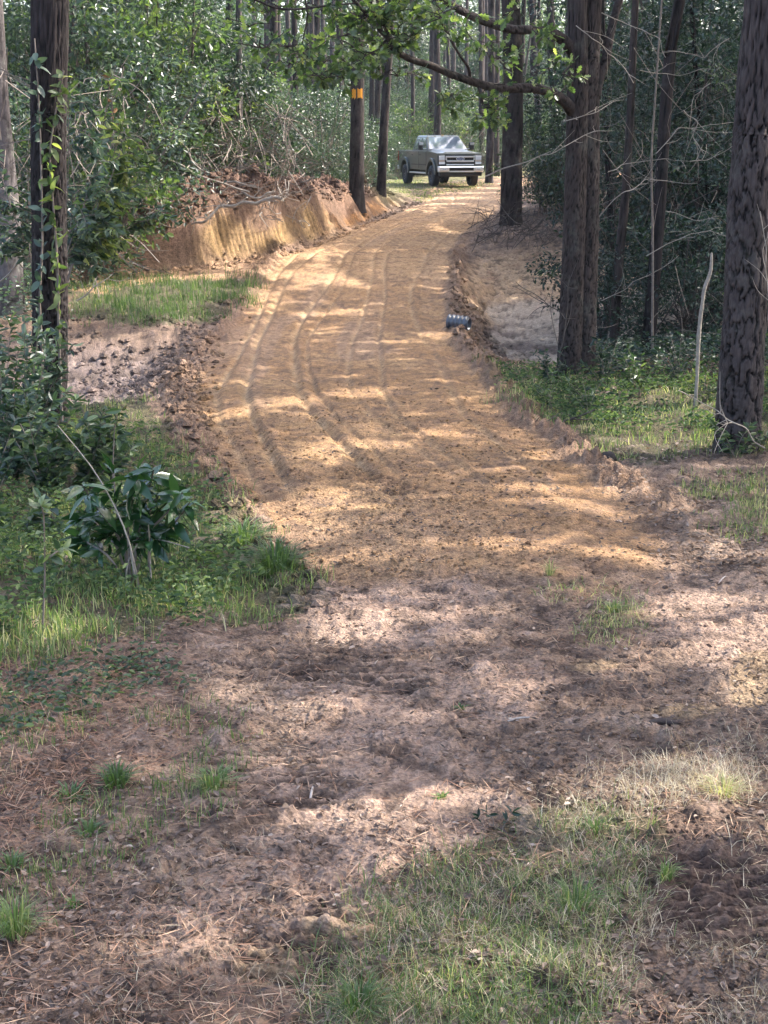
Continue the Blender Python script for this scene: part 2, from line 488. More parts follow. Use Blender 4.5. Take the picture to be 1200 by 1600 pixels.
def bark_mat(name, dark, light, sx=9.0, sz=1.6, bump=0.6, moss=None, lich=0.0):
    m, nt, out = new_mat(name)
    tc = N_(nt, 'ShaderNodeTexCoord'); mp = N_(nt, 'ShaderNodeMapping'); mp.inputs['Scale'].default_value = (sx, sx, sz)
    nt.links.new(tc.outputs['Object'], mp.inputs[0])
    vo = N_(nt, 'ShaderNodeTexVoronoi', feature='DISTANCE_TO_EDGE', Scale=1.6); 
    no = N_(nt, 'ShaderNodeTexNoise', Scale=2.2, Detail=8.0, Roughness=0.68)
    nt.links.new(mp.outputs[0], no.inputs[0])
    mxv = N_(nt, 'ShaderNodeMix', data_type='VECTOR'); mxv.inputs[0].default_value = 0.35
    nt.links.new(mp.outputs[0], mxv.inputs[4]); nt.links.new(no.outputs['Color'], mxv.inputs[5]); nt.links.new(mxv.outputs[1], vo.inputs[0])
    at_ = N_(nt, 'ShaderNodeAttribute', attribute_name='tint')
    vr = ramp(nt, [(0.0, (0, 0, 0)), (0.18, (1, 1, 1))]); nt.links.new(vo.outputs['Distance'], vr.inputs[0])
    f = N_(nt, 'ShaderNodeMath', operation='MULTIPLY'); nt.links.new(vr.outputs[0], f.inputs[0]); nt.links.new(no.outputs['Fac'], f.inputs[1])
    g = N_(nt, 'ShaderNodeMath', operation='MULTIPLY_ADD'); nt.links.new(at_.outputs['Fac'], g.inputs[0]); g.inputs[1].default_value = 0.75; fm = N_(nt, 'ShaderNodeMath', operation='MULTIPLY'); nt.links.new(f.outputs[0], fm.inputs[0]); fm.inputs[1].default_value = .38; nt.links.new(fm.outputs[0], g.inputs[2])
    r = ramp(nt, [(0.15, dark), (0.95, light), (1.25 if False else 1.0, tuple(min(1, c * 1.25) for c in light))]); nt.links.new(g.outputs[0], r.inputs[0])
    last = r.outputs[0]
    if lich > 0:
        n2 = N_(nt, 'ShaderNodeTexNoise', Scale=3.0, Detail=5.0, Roughness=0.7)
        nt.links.new(tc.outputs['Object'], n2.inputs[0])
        r2 = ramp(nt, [(0.52, (0, 0, 0)), (0.66, (1, 1, 1))]); nt.links.new(n2.outputs['Fac'], r2.inputs[0])
        mm = N_(nt, 'ShaderNodeMath', operation='MULTIPLY'); nt.links.new(r2.outputs[0], mm.inputs[0]); mm.inputs[1].default_value = lich
        mx = N_(nt, 'ShaderNodeMix', data_type='RGBA'); nt.links.new(mm.outputs[0], mx.inputs[0]); nt.links.new(last, mx.inputs[6]); mx.inputs[7].default_value = (*(moss or (.32, .33, .28)), 1)
        last = mx.outputs[2]
    p = N_(nt, 'ShaderNodeBsdfPrincipled', Roughness=0.92)
    p.inputs['Specular IOR Level'].default_value = 0.2
    nt.links.new(last, p.inputs['Base Color'])
    b = N_(nt, 'ShaderNodeBump', Strength=bump, Distance=0.02); nt.links.new(g.outputs[0], b.inputs['Height']); nt.links.new(b.outputs[0], p.inputs['Normal'])
    nt.links.new(p.outputs[0], out.inputs[0])
    return m
def plain(name, col, rough=0.5, metal=0.0, spec=0.5, noise=0.0, scale=20.0, coat=0.0):
    m, nt, out = new_mat(name)
    p = N_(nt, 'ShaderNodeBsdfPrincipled', Roughness=rough, Metallic=metal)
    p.inputs['Specular IOR Level'].default_value = spec
    p.inputs['Coat Weight'].default_value = coat
    if noise > 0:
        tc = N_(nt, 'ShaderNodeTexCoord'); no = N_(nt, 'ShaderNodeTexNoise', Scale=scale, Detail=6.0, Roughness=0.65)
        nt.links.new(tc.outputs['Object'], no.inputs[0])
        r = ramp(nt, [(0.3, tuple(c * (1 - noise) for c in col)), (0.7, tuple(min(1, c * (1 + noise)) for c in col))])
        nt.links.new(no.outputs['Fac'], r.inputs[0]); nt.links.new(r.outputs[0], p.inputs['Base Color'])
        b = N_(nt, 'ShaderNodeBump', Strength=0.3, Distance=0.01); nt.links.new(no.outputs['Fac'], b.inputs['Height'])
        if rough > 0.6: nt.links.new(b.outputs[0], p.inputs['Normal'])
    else:
        p.inputs['Base Color'].default_value = (*col, 1)
    nt.links.new(p.outputs[0], out.inputs[0])
    return m

def ground_mat(name, crumb=1.0):
    m, nt, out = new_mat(name)
    a = N_(nt, 'ShaderNodeAttribute', attribute_name='Col')
    geo = N_(nt, 'ShaderNodeNewGeometry')
    n1 = N_(nt, 'ShaderNodeTexNoise', Scale=14.0, Detail=9.0, Roughness=0.72)
    n2 = N_(nt, 'ShaderNodeTexNoise', Scale=60.0, Detail=5.0, Roughness=0.7)
    n3 = N_(nt, 'ShaderNodeTexVoronoi', Scale=55.0)
    for n in (n1, n2, n3): nt.links.new(geo.outputs['Position'], n.inputs[0])
    r1 = ramp(nt, [(0.33, (0.40, 0.37, 0.36)), (0.5, (1, 1, 1)), (0.70, (1.5, 1.45, 1.38))]); nt.links.new(n1.outputs['Fac'], r1.inputs[0])
    r2 = ramp(nt, [(0.36, (0.45, 0.42, 0.41)), (0.52, (1.05, 1.05, 1.05)), (0.70, (1.4, 1.38, 1.35))]); nt.links.new(n2.outputs['Fac'], r2.inputs[0])
    m1 = N_(nt, 'ShaderNodeMix', data_type='RGBA', blend_type='MULTIPLY'); m1.inputs[0].default_value = 0.85
    nt.links.new(a.outputs['Color'], m1.inputs[6]); nt.links.new(r1.outputs[0], m1.inputs[7])
    m2 = N_(nt, 'ShaderNodeMix', data_type='RGBA', blend_type='MULTIPLY'); m2.inputs[0].default_value = 0.7
    nt.links.new(m1.outputs[2], m2.inputs[6]); nt.links.new(r2.outputs[0], m2.inputs[7])
    p = N_(nt, 'ShaderNodeBsdfPrincipled', Roughness=0.93)
    p.inputs['Specular IOR Level'].default_value = 0.25
    nt.links.new(m2.outputs[2], p.inputs['Base Color'])
    s1 = N_(nt, 'ShaderNodeMath', operation='MULTIPLY_ADD'); nt.links.new(n3.outputs['Distance'], s1.inputs[0]); s1.inputs[1].default_value = 0.5 * crumb; nt.links.new(n1.outputs['Fac'], s1.inputs[2])
    s2 = N_(nt, 'ShaderNodeMath', operation='MULTIPLY_ADD'); nt.links.new(n2.outputs['Fac'], s2.inputs[0]); s2.inputs[1].default_value = 0.45; nt.links.new(s1.outputs[0], s2.inputs[2])
    b = N_(nt, 'ShaderNodeBump', Strength=0.9, Distance=0.045); nt.links.new(s2.outputs[0], b.inputs['Height']); nt.links.new(b.outputs[0], p.inputs['Normal'])
    nt.links.new(p.outputs[0], out.inputs[0])
    return m

M_ground = ground_mat('earth')
M_road = ground_mat('clay', 0.8)
M_bark_pine = bark_mat('pine_bark', (.007, .0055, .0055), (.088, .070, .066), 20, 5, 0.5, lich=.08)
M_bark_dark = bark_mat('dark_bark', (.005, .004, .004), (.045, .035, .034), 26, 4, 0.6, lich=.06)
M_bark_oak = bark_mat('oak_bark', (.009, .007, .0065), (.070, .053, .048), 26, 5, 0.6, lich=.10)
M_bark_grey = bark_mat('grey_bark', (.035, .03, .03), (.15, .13, .13), 12, 8, 0.4, lich=.4)
M_bark_far = bark_mat('far_bark', (.014, .012, .012), (.085, .068, .068), 7, 1.6, 0.4, lich=.1)
M_twig = plain('twig', (.17, .135, .11), 0.85, noise=.4, scale=18)
M_twig_dark = plain('dark_twig', (.055, .042, .036), 0.85, noise=.4, scale=18)
M_dead = plain('dead_wood', (.27, .23, .19), 0.85, noise=.35, scale=14)
G_MID = [(0, (.011, .021, .012)), (.35, (.026, .048, .025)), (.7, (.062, .100, .045)), (1, (.17, .21, .085))]
G_COOL = [(0, (.013, .024, .018)), (.4, (.034, .058, .044)), (.8, (.082, .120, .090)), (1, (.20, .25, .15))]
G_YEL = [(0, (.018, .034, .015)), (.4, (.050, .080, .034)), (.8, (.14, .18, .07)), (1, (.30, .30, .12))]
G_DARK = [(0, (.005, .012, .009)), (.5, (.014, .032, .021)), (.85, (.034, .064, .038)), (1, (.09, .12, .04))]
M_leaf_mid = leaf_mat('leaf_green', G_MID)
M_leaf_low = leaf_mat('leaf_low', G_MID, rough=.65, spec=.25)
M_leaf_cool = leaf_mat('leaf_cool', G_COOL, rough=.38)
M_leaf_yel = leaf_mat('leaf_yellow_green', G_YEL, trans=.5)
M_leaf_dark = leaf_mat('leaf_dark', G_DARK, rough=.45, trans=.25)
M_leaf_glossy = leaf_mat('leaf_glossy', [(0, (.010, .030, .012)), (.6, (.022, .062, .020)), (1, (.07, .12, .03))], rough=.22, trans=.18, spec=.6)
M_leaf_brown = plain('dead_leaf', (.30, .16, .07), 0.8, noise=.4, scale=9)
M_grass = leaf_mat('grass', [(0, (.03, .052, .02)), (.35, (.065, .11, .038)), (.6, (.12, .17, .065)), (.75, (.26, .25, .13)), (1, (.46, .40, .27))], rough=.5, trans=.4)
M_straw = leaf_mat('straw', [(0, (.15, .12, .08)), (.5, (.34, .28, .19)), (1, (.55, .48, .36))], rough=.7, trans=.2, tcol=(1, .9, .6))
M_needle = leaf_mat('needles', [(0, (.10, .05, .03)), (.5, (.26, .13, .075)), (1, (.48, .33, .22))], rough=.75, trans=.1, tcol=(1, .8, .5))
M_litter = leaf_mat('litter', [(0, (.05, .035, .028)), (.5, (.17, .115, .085)), (.85, (.29, .215, .17)), (1, (.42, .34, .28))], rough=.75, trans=.15, tcol=(1, .8, .5))
M_canopy = leaf_mat('canopy', G_MID, rough=.5, trans=.4)

# ------------------------------------------------------------------ the ground, as one sheet cut into its named areas
def lerp(a, b, t): return a * (1 - t[:, None]) + np.asarray(b)[None] * t[:, None]
def soft_poly(u, v, poly, jx, jy):
    return in_poly(u + jx, v + jy, poly).astype(float)
def ell(u, v, cx, cy, rx, ry):
    return ((u - cx) / rx) ** 2 + ((v - cy) / ry) ** 2

def ground_colour(x, y, z, M):
    u, v = M['u'], M['v']
    w1, w2, n5 = M['w1'], M['w2'], M['n5']
    jx, jy = w1 * 60 + w2 * 30, (w1 * 18 + w2 * 14) * np.clip(600 / np.maximum(y, 3) / 60, .15, 2.0)
    fine = fbm(x, y, 12, 3, 200)
    patch = fbm(x, y, 1.6, 4, 210)
    c = np.tile(np.array([.235, .160, .117]), (len(x), 1))
    c = lerp(c, (.34, .24, .175), ss(0.0, 0.45, patch) * (0.75))
    c = lerp(c, (.10, .062, .045), ss(0.08, 0.42, fbm(x, y, 2.4, 4, 230)) * 0.65)
    c = lerp(c, (.10, .07, .055), ss(.15, .5, fine) * .5)
    # forest floor: needles and humus away from the track
    fl = np.maximum(ss(0.6, 3.0, M['dr']), ss(0.5, 2.5, M['dl'])) * ss(9, 11, y)
    c = lerp(c, (.12, .085, .06), fl * 0.75)
    c = lerp(c, (.17, .10, .065), fl * ss(0, .4, patch) * .6)
    for P, k in ((P_GRASSL, .85), (P_MOUND, .8), (P_GRASSR, .8), (P_FG, .55)):
        c = lerp(c, (.075, .075, .035), k * soft_poly(u, v, P, jx * .6, jy))
    # pale trodden centre in the foreground
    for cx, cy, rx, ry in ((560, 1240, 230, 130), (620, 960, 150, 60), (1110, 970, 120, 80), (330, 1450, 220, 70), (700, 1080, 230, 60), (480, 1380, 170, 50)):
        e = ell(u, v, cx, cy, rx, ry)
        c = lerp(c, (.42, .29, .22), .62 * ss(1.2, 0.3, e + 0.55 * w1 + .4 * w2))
    # orange scraps
    for cx, cy, rx, ry in ((520, 1455, 60, 22), (420, 1510, 50, 30), (1060, 1110, 60, 12), (1000, 965, 40, 10), (1180, 1060, 40, 40), (950, 1040, 60, 15)):
        c = lerp(c, (.36, .25, .14), .55 * ss(1.1, 0.4, ell(u, v, cx, cy, rx, ry) + 1.2 * w2 + .8 * w1))
    # mud in the wet strip and in the ditch
    mud = M['ws']
    c = lerp(c, (.17, .13, .12), mud * .85)
    c = lerp(c, (.26, .205, .185), mud * ss(0, .4, patch) * .8)
    c = lerp(c, (.08, .06, .05), mud * ss(.15, .4, -patch) * .8)
    dt = np.clip(M['ditch'], 0, 1)
    bf = ss(.15, .5, dt) 
    c = lerp(c, (.22, .16, .13), bf)
    face = ss(.1, .3, dt) * (1 - ss(.86, .97, dt)) * ss(28, 30, y)
    streak = vn2(x * 3.2, y * .7, 77) * .5 + fbm(x, y, 4, 3, 78)
    ns = ss(.03, .2, dt) * (1 - ss(.5, .9, dt)) * ss(33, 30, y) * ss(1.6, .3, M['dr'])
    c = lerp(c, (.33, .21, .135), ns * .8)
    c = lerp(c, (.52, .355, .22), face * .9)
    c = lerp(c, (.30, .185, .12), face * ss(.05, .5, streak) * .7)
    flo = ss(.78, .92, dt) * ss(22, 24, y)
    c = lerp(c, (.50, .40, .31), flo * .9 * ss(-.3, .2, w1 + .2))
    c = lerp(c, (.10, .07, .055), ss(.3, .8, dt) * ss(23, 21, y) * .6)
    top = M['rb'] * ss(.05, .4, M['rb'])
    c = lerp(c, (.13, .095, .08), top * .7)
    # foot of the left cut
    c = lerp(c, (.44, .275, .16), .8 * soft_poly(u, v, P_FOOT, jx * .3, jy * .3))
    # road
    t = M['t']
    rc = np.tile(np.array([.345, .200, .100]), (len(x), 1))
    rc = lerp(rc, (.43, .265, .135), ss(-.1, .5, fbm(x, y, .8, 4, 240)) * .8)
    rc = lerp(rc, (.27, .165, .10), ss(.05, .5, fbm(x, y * .8, 3.1, 4, 250)) * .55)
    rc = lerp(rc, (.20, .13, .095), ss(.22, .5, fbm(x, y * .6, 9, 3, 260)) * .5)
    dark_st = ss(.1, .5, vn2(t * 9, y * .18, 61) + .4 * w1)
    rc = lerp(rc, (.33, .22, .15), dark_st * .6 * ss(13, 16, y))
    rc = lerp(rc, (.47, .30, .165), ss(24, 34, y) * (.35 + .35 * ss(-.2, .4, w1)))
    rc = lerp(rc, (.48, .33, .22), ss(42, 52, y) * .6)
    rc = lerp(rc, (.36, .24, .155), ss(12, 9, y) * (.15 + .4 * ss(-.2, .4, w1)))
    wp = M.get('wp', 0 * x)
    if 'f1' in M:
        rc = lerp(rc, (.17, .105, .07), ss(.05, .42, -M['f1'] - .3 * M['f2']) * .75 * (1 - .7 * wp))  # shade painted into the hollows of the road surface
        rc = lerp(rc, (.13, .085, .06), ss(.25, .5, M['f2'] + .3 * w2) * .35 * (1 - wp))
    rc = lerp(rc, (.50, .345, .20), wp * .75 * ss(-.6, .2, w2))
    rc = lerp(rc, (.24, .145, .085), M.get('wsh', 0 * x) * .55 * ss(-.6, .3, w1))
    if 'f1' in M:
        c = lerp(c, (.055, .038, .032), ss(.0, .4, -M['f1'] - .3 * M['f2']) * .7)  # soil crevices coloured dark to stand in for shade
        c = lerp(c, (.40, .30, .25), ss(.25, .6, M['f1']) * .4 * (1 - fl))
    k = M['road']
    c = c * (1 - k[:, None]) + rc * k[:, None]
    c = lerp(c, (.27, .165, .105), M['berm'] * ss(8.5, 10, y) * .6 * (1 - k * .5))
    # left cut: gold sand, red clay, dark topsoil
    bu = M['al']
    hfrac = np.clip(M['sd'] / .8, 0, 1.5)
    goldu = ss(285, 345, u + 14 * w1) * (1 - ss(480, 540, u + 20 * w1))
    redu = ss(480, 545, u + 20 * w1)
    fc = np.tile(np.array([.25, .16, .11]), (len(x), 1))
    bn = fbm(M['al'], M['sd'] * 1.5, 2.2, 3, 49)
    fc = lerp(fc, (.47, .305, .145), goldu * ss(-.55, .1, vn2(M['al'] * .7, M['sd'] * .8, 45)))
    fc = lerp(fc, (.50, .26, .11), redu * ss(.0, .5, w1 + .3))
    fc = fc * (.66 + (.68 * M['groove'] - .30) * M['gst'])[:, None]  # groove hollows darkened, their shade put into the colour
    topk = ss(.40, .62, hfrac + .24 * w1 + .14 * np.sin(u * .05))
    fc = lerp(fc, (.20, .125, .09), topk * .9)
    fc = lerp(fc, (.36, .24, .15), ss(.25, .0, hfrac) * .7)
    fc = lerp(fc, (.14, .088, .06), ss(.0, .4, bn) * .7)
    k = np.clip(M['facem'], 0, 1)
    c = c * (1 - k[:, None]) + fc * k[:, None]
    sp = M['spoil']
    c = lerp(c, (.20, .122, .09), sp * .9)
    c = lerp(c, (.14, .085, .065), sp * ss(0, .35, patch + fine * .5) * .7)
    # grass verge by the parked truck
    tv = ss(.2, 1.2, M['dl']) * ss(46, 50, y) * ss(-1.0, .2, x)
    c = lerp(c, (.20, .20, .095), tv * .75)
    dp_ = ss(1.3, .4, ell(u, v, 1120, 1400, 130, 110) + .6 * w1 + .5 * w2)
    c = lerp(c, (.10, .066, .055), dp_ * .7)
    c = lerp(c, (.03, .02, .017), np.clip(M.get('rut', 0 * x), 0, 1) * .7)  # grooves of the lug prints darkened, shade put into the colour
    c = c * (1 + .22 * fine[:, None])
    return np.clip(c, .008, .75)

def build_ground():
    vs = np.arange(1800, 425, -2.3)
    ya = G(0, vs)[1]
    ya = ya[ya > 2.2]
    yb = np.arange(ya[-1] + .06, 46, .07)
    yc = np.arange(46.1, 70, .25)
    yd = np.arange(71, 130, 2.0)
    ye = np.geomspace(134, 2400, 24)
    y0 = np.concatenate([[-60, -30, -15, -8, -4, -2, -1, -.2, .4, .9, 1.3, 1.6, 1.9], []])
    ys = np.concatenate([y0, ya[ya > 2.0], yb, yc, yd, ye])
    ui = np.arange(-64, 1266, 2.25)
    ex = 66 + np.cumsum(4 * 1.13 ** np.arange(62))
    us = np.concatenate([(-ex + 600 - 600)[::-1], ui, ex + 1200])
    dep = np.maximum(ys * cP - zr(ys) * sP, 2.4)
    X = (us[None] - 600) / FPX * dep[:, None]
    Y = np.repeat(ys[:, None], len(us), 1)
    x, y = X.ravel(), Y.ravel()
    z, M = surf(x, y, True)
    c = ground_colour(x, y, z, M)
    nr, nc = X.shape
    i = np.arange(nr - 1)[:, None] * nc; j = np.arange(nc - 1)[None]
    F = np.stack([i + j, i + j + 1, i + nc + j + 1, i + nc + j], -1).reshape(-1, 4)
    cls = np.zeros(len(x), int)
    cls[(M['spoil'] > .45) | (M['facem'] > .5)] = 2
    dt = M['ditch']
    cls[(dt > .12) & (dt < .93) & (y > 26.5) & (M['dr'] > .3)] = 3
    cls[M['road'] > .5] = 1
    fc = cls[F[:, 0]]
    V = np.stack([x, y, z], 1)
    for k, nm, mt in ((0, 'ground', M_ground), (1, 'dirt_road', M_road), (2, 'earth_bank', M_ground), (3, 'earth_bank', M_ground)):
        f = F[fc == k]
        ids, inv = np.unique(f, return_inverse=True)
        me = np_mesh(nm, V[ids], [inv.reshape(-1, 4)], mt, True, None, c[ids])
        o = link(nm, me)
        o['kind'] = 'structure'
build_ground()

# still water and wet silt lying in the low spots
def puddle(outline_px, dz, mat, name='puddle'):
    pts = [hit(u, v) for u, v in outline_px]
    cx = sum(p[0] for p in pts) / len(pts); cy = sum(p[1] for p in pts) / len(pts)
    zz = [h1(p[0] * k + cx * (1 - k), p[1] * k + cy * (1 - k)) for p in pts for k in (.1, .4, .7)]
    z = float(np.percentile(zz, 40)) + dz
    n = len(pts) * 6
    V = []
    for k in range(n):
        a = k / 6; i = int(a) % len(pts); t = a - int(a)
        p = np.array(pts[i]) * (1 - t) + np.array(pts[(i + 1) % len(pts)]) * t
        w = 1 + .12 * float(vn2(np.array(p[0] * 4), np.array(p[1] * 4), 5))
        V.append((cx + (p[0] - cx) * w, cy + (p[1] - cy) * w, z))
    V.append((cx, cy, z))
    F = np.array([[k, (k + 1) % n, n] for k in range(n)])
    o = link(name, np_mesh(name, np.array(V), [F], mat, False)); o['kind'] = 'structure'
M_water = plain('puddle_water', (.36, .28, .235), 0.16, spec=.6)


# ------------------------------------------------------------------ where the sun gets through
SPOTS = [(445, 838, 80, 34), (380, 822, 72, 36), (480, 800, 60, 16), (165, 595, 66, 36), (205, 640, 50, 26), (235, 590, 60, 14),
         (1015, 660, 120, 46), (1090, 690, 40, 14), (960, 625, 50, 10),
         (890, 718, 75, 12), (690, 690, 60, 5), (560, 706, 60, 5), (490, 722, 18, 16), (655, 742, 34, 6), (760, 742, 50, 6), (960, 738, 40, 6),
         (500, 497, 60, 4), (540, 490, 30, 3), (680, 528, 22, 5), (420, 640, 70, 7), (545, 626, 50, 6), (340, 650, 30, 6), (400, 470, 26, 22), (420, 430, 40, 8),
         (1110, 955, 100, 26), (1180, 990, 70, 40), (1060, 1020, 60, 10), (1180, 1065, 50, 22), (600, 960, 90, 12), (560, 990, 60, 8), (830, 866, 70, 6), (960, 872, 60, 6), (1000, 815, 50, 5), (820, 775, 36, 6), (930, 800, 30, 4),
         (560, 1215, 115, 34), (480, 1250, 60, 14), (620, 1300, 90, 18), (740, 1255, 70, 24), (870, 1265, 60, 16), (980, 1262, 110, 20), (1120, 1225, 60, 12), (440, 1140, 26, 12), (620, 1345, 60, 8), (1150, 1300, 60, 10), (330, 1490, 40, 8),
         (1050, 800, 46, 6), (980, 770, 60, 5), (1040, 875, 40, 6), (1130, 840, 30, 6), (270, 960, 40, 6), (60, 610, 60, 10), (40, 640, 30, 8), (180, 700, 30, 8), (60, 1000, 50, 14), (120, 880, 30, 8), (40, 900, 30, 10),
         (360, 365, 60, 34), (450, 350, 80, 40), (520, 340, 40, 30), (300, 330, 80, 20), (250, 345, 40, 16), (330, 395, 60, 14), (480, 390, 60, 18), (130, 480, 60, 10)]
LIT3 = [(*at(92, v_, 14.2), .32) for v_ in range(0, 700, 40) if (v_ // 40) % 5 != 3] + [(*at(60, v_, 12.3), .30) for v_ in (590, 640)] + [(*at(560, v_, 44.5), .6) for v_ in (60, 120, 180, 240)]
def sunlit(x, y):
    z = zr(y); u, v = proj(x, y, z)
    w = fbm(x, y, 1.9, 4, 300, .65)
    j = 1.15 * w
    S = np.zeros(np.shape(x), bool)
    for cx, cy, rx, ry in SPOTS:
        gr_ = .07 * FPX / np.maximum(y, 3)
        S |= ell(u, v, cx, cy, rx + gr_, ry + gr_ * 2.8 / np.maximum(y, 3)) + j < 1.0
    n = fbm(x * .55, y * 1.2, .9, 3, 310)
    m = fbm(x, y, .45, 3, 320)
    # crowns thinned over the upper half of the road to let sun in
    up = (y > 27.5) & (y < 47) & (x > xL(y) - .3) & (x < xR(y) + .3)
    S |= up & (fbm(x * 1.25, y * .42, .8, 3, 350) > .16)
    S |= (y >= 47) & (y < 75) & (x > -4) & (x < 14) & (n > .12)
    # a wide gap shaped in the crowns to light the thicket left of the road
    lf = (x < xL(y) - .6 + .0 * y) & (y > 17.5)
    S |= lf & (m > -.22) & (x > -30)
    sd_, al_, hh_ = bank_coords(x, y)
    fz = (sd_ > -.6) & (sd_ < 2.0) & (hh_ > .2) & (y < 60)
    S &= ~(fz & ((u < 325) | (u > 530)) & (n < .22))
    S &= ~(fz & (n < -.1))
    S |= (y > 75) & (m > -.15)
    S |= (n > .64)
    fk = fbm(x * .8, y * 1.3, 2.6, 2, 340)
    S |= (fk > .50) & (y < 30)
    for a, b, c_, r_ in LIT3:
        k_ = (c_ - zr(b)) / SUN[2]
        S |= (x - (a - SUN[0] * k_)) ** 2 + (y - (b - SUN[1] * k_)) ** 2 < r_ ** 2
    return S

# leaves of the high crowns: spread evenly across the sun's path and left out to shape the sun patches
def canopy_points():
    out = []
    for layer, cell, y0_, y1_, lf in ((0, .30, 17, 84, 1.0), (1, .31, 17, 84, 1.0), (0, .2, -3, 17, .62), (1, .205, -3, 17, .62)):
        gx = np.arange(-24 if y0_ > 0 else -9, 26 if y0_ > 0 else 13, cell); gy = np.arange(y0_, y1_, cell)
        X, Y = np.meshgrid(gx, gy); x = X.ravel(); y = Y.ravel()
        x = x + rng.uniform(-.5, .5, len(x)) * cell; y = y + rng.uniform(-.5, .5, len(x)) * cell
        g = zr(y)
        k = ~sunlit(x, y)
        x, y, g = x[k], y[k], g[k]
        hgt = 8.5 + 7.5 * rng.beta(1.6, 1.6, len(x)) + 1.5 * fbm(x, y, .15, 2, 330)
        hgt = hgt + np.clip(y - 60, 0, 40) * .05
        s = (hgt - g) / SUN[2]
        out.append(np.stack([x + SUN[0] * s, y + SUN[1] * s, hgt, 0 * x + lf], 1))
    return np.concatenate(out)
CAN = canopy_points()

# ------------------------------------------------------------------ trees
TALL = []   # (thing, base, crown centre x, y)
def limb(a, b, n=6, wob=.15, sag=0.0):
    a, b = np.array(a, float), np.array(b, float)
    t = np.linspace(0, 1, n)[:, None]
    P = a + (b - a) * t + rng.normal(size=(n, 3)) * wob * np.linalg.norm(b - a) / n * (t > 0)
    P[:, 2] -= sag * (t[:, 0] ** 2)
    return P
def tree(px, d, w0, w1, label, name='pine_tree', cat='pine tree', mat=None, base=None, top=17.0, seg=12, sub=30, bark=.01, plate=.12, flare=1.35, group=None, limbs=0, sink=.25, seed=0, crown=True, straight=False):
    """px: the trunk's centre line as seen in the photograph, from the ground up, taken at distance d"""
    b = at(*px[0], d) if base is None else np.array(base, float)
    gx, gy = b[0], b[1]
    gz = h1(gx, gy)
    o = thing(name, label, cat, (gx, gy, gz), group)
    O = np.array([gx, gy, gz])
    P = [np.array([gx, gy, gz - sink])]
    for q in px[1:]:
        P.append(at(*q, d))
    last, prev = P[-1], P[-2]
    dr = (last - prev); dr = dr / max(dr[2], .1)
    dr[:2] = np.clip(dr[:2], -.15, .15)
    if last[2] < top - 1:
        P.append(last + dr * (top - last[2]) * .5); P.append(last + dr * (top - last[2]))
    P = np.array(P)
    zs = (P[:, 2] - P[0, 2]) / (P[-1, 2] - P[0, 2])
    zt = (at(*px[-1], d)[2] - P[0, 2]) / (P[-1, 2] - P[0, 2])
    rad = np.interp(zs, [0, zt, 1], [w0 / 2, w1 / 2, w1 * .22])
    # flare at the foot
    k = 1
    P = np.insert(P, 1, P[0] + (P[1] - P[0]) * min(.25, .6 / max((P[1] - P[0])[2], .7)), 0)
    rad = np.insert(rad, 1, rad[0] * 1.02); rad[0] *= flare
    mb = MB(); tube(mb, P - O, rad, seg=seg, bark=bark, sub=sub, seed=seed + int(abs(gx * 31 + gy * 17)), plate=plate)
    mb.obj('trunk', mat or M_bark_pine, o, smooth=True)
    if limbs:
        m2 = MB()
        for k in range(limbs):
            zz = rng.uniform(.55, .95)
            p = np.array([np.interp(zz, zs if len(zs) == len(P) else np.linspace(0, 1, len(P)), P[:, i]) for i in range(3)])
            p = np.array([np.interp(P[0, 2] + zz * (P[-1, 2] - P[0, 2]), P[:, 2], P[:, i]) for i in range(3)])
            a = rng.uniform(0, 6.28)
            L = rng.uniform(1.5, 3.2)
            if p[2] < 7.5: continue
            e = p + np.array([math.cos(a) * L, math.sin(a) * L, rng.uniform(.2, 1.6)])
            tube(m2, limb(p, e) - O, np.linspace(.05, .015, 6), seg=5)
        if m2.n: m2.obj('limb', mat or M_bark_pine, o, smooth=True)
    if crown:
        TALL.append((o, O, P[-1] if P[-1, 2] > 10 else P[-1]))
    return o, O, P

# --- nearest trees
oB, OB, PB = tree([(77, 690), (79, 560), (77, 400), (76, 200), (78, 0)], 14.2, .32, .325, 'dark furrowed trunk wrapped by a leafy vine at the left foreground', 'oak_tree', 'tree', M_bark_dark, seg=100, sub=480, bark=.024, plate=.045, flare=1.25)
oA, OA, PA = tree([(12, 505), (8, 350), (-2, 200), (-12, 0)], 25.5, .58, .33, 'thick pale grey trunk at the far left edge behind the dark vine tree', 'hardwood_tree', 'tree', M_bark_grey, seg=40, sub=120, bark=.008, plate=.25, flare=1.25)
oD, OD, PD = tree([(1151, 700), (1163, 500), (1176, 250), (1197, 0)], 13.3, .40, .345, 'big scaly barked pine leaning right at the right edge of the photo', 'pine_tree', 'pine tree', M_bark_pine, seg=120, sub=620, bark=.030, plate=.10, flare=1.35)
gC = hit(900, 585)
oC, OC, PC = tree([(888, 590), (893, 480), (899, 300), (903, 120), (902, 0)], 19.0, .30, .235, 'tall twin stemmed oak with long bare limbs reaching left over the road', 'oak_tree', 'oak tree', M_bark_oak, seg=72, sub=380, bark=.016, plate=.05, flare=1.5)
mb = MB()
q = [at(u, v, 19.12) - OC for u, v in ((908, 592), (913, 480), (918, 300), (919, 120), (924, 0))]
q[0][2] -= .3
q.append(q[-1] + (q[-1] - q[-2]) * 5)
tube(mb, q, [.19, .15, .145, .14, .13, .06], seg=64, bark=.016, sub=380, seed=77, plate=.07)
mb.obj('trunk', M_bark_oak, oC, smooth=True)
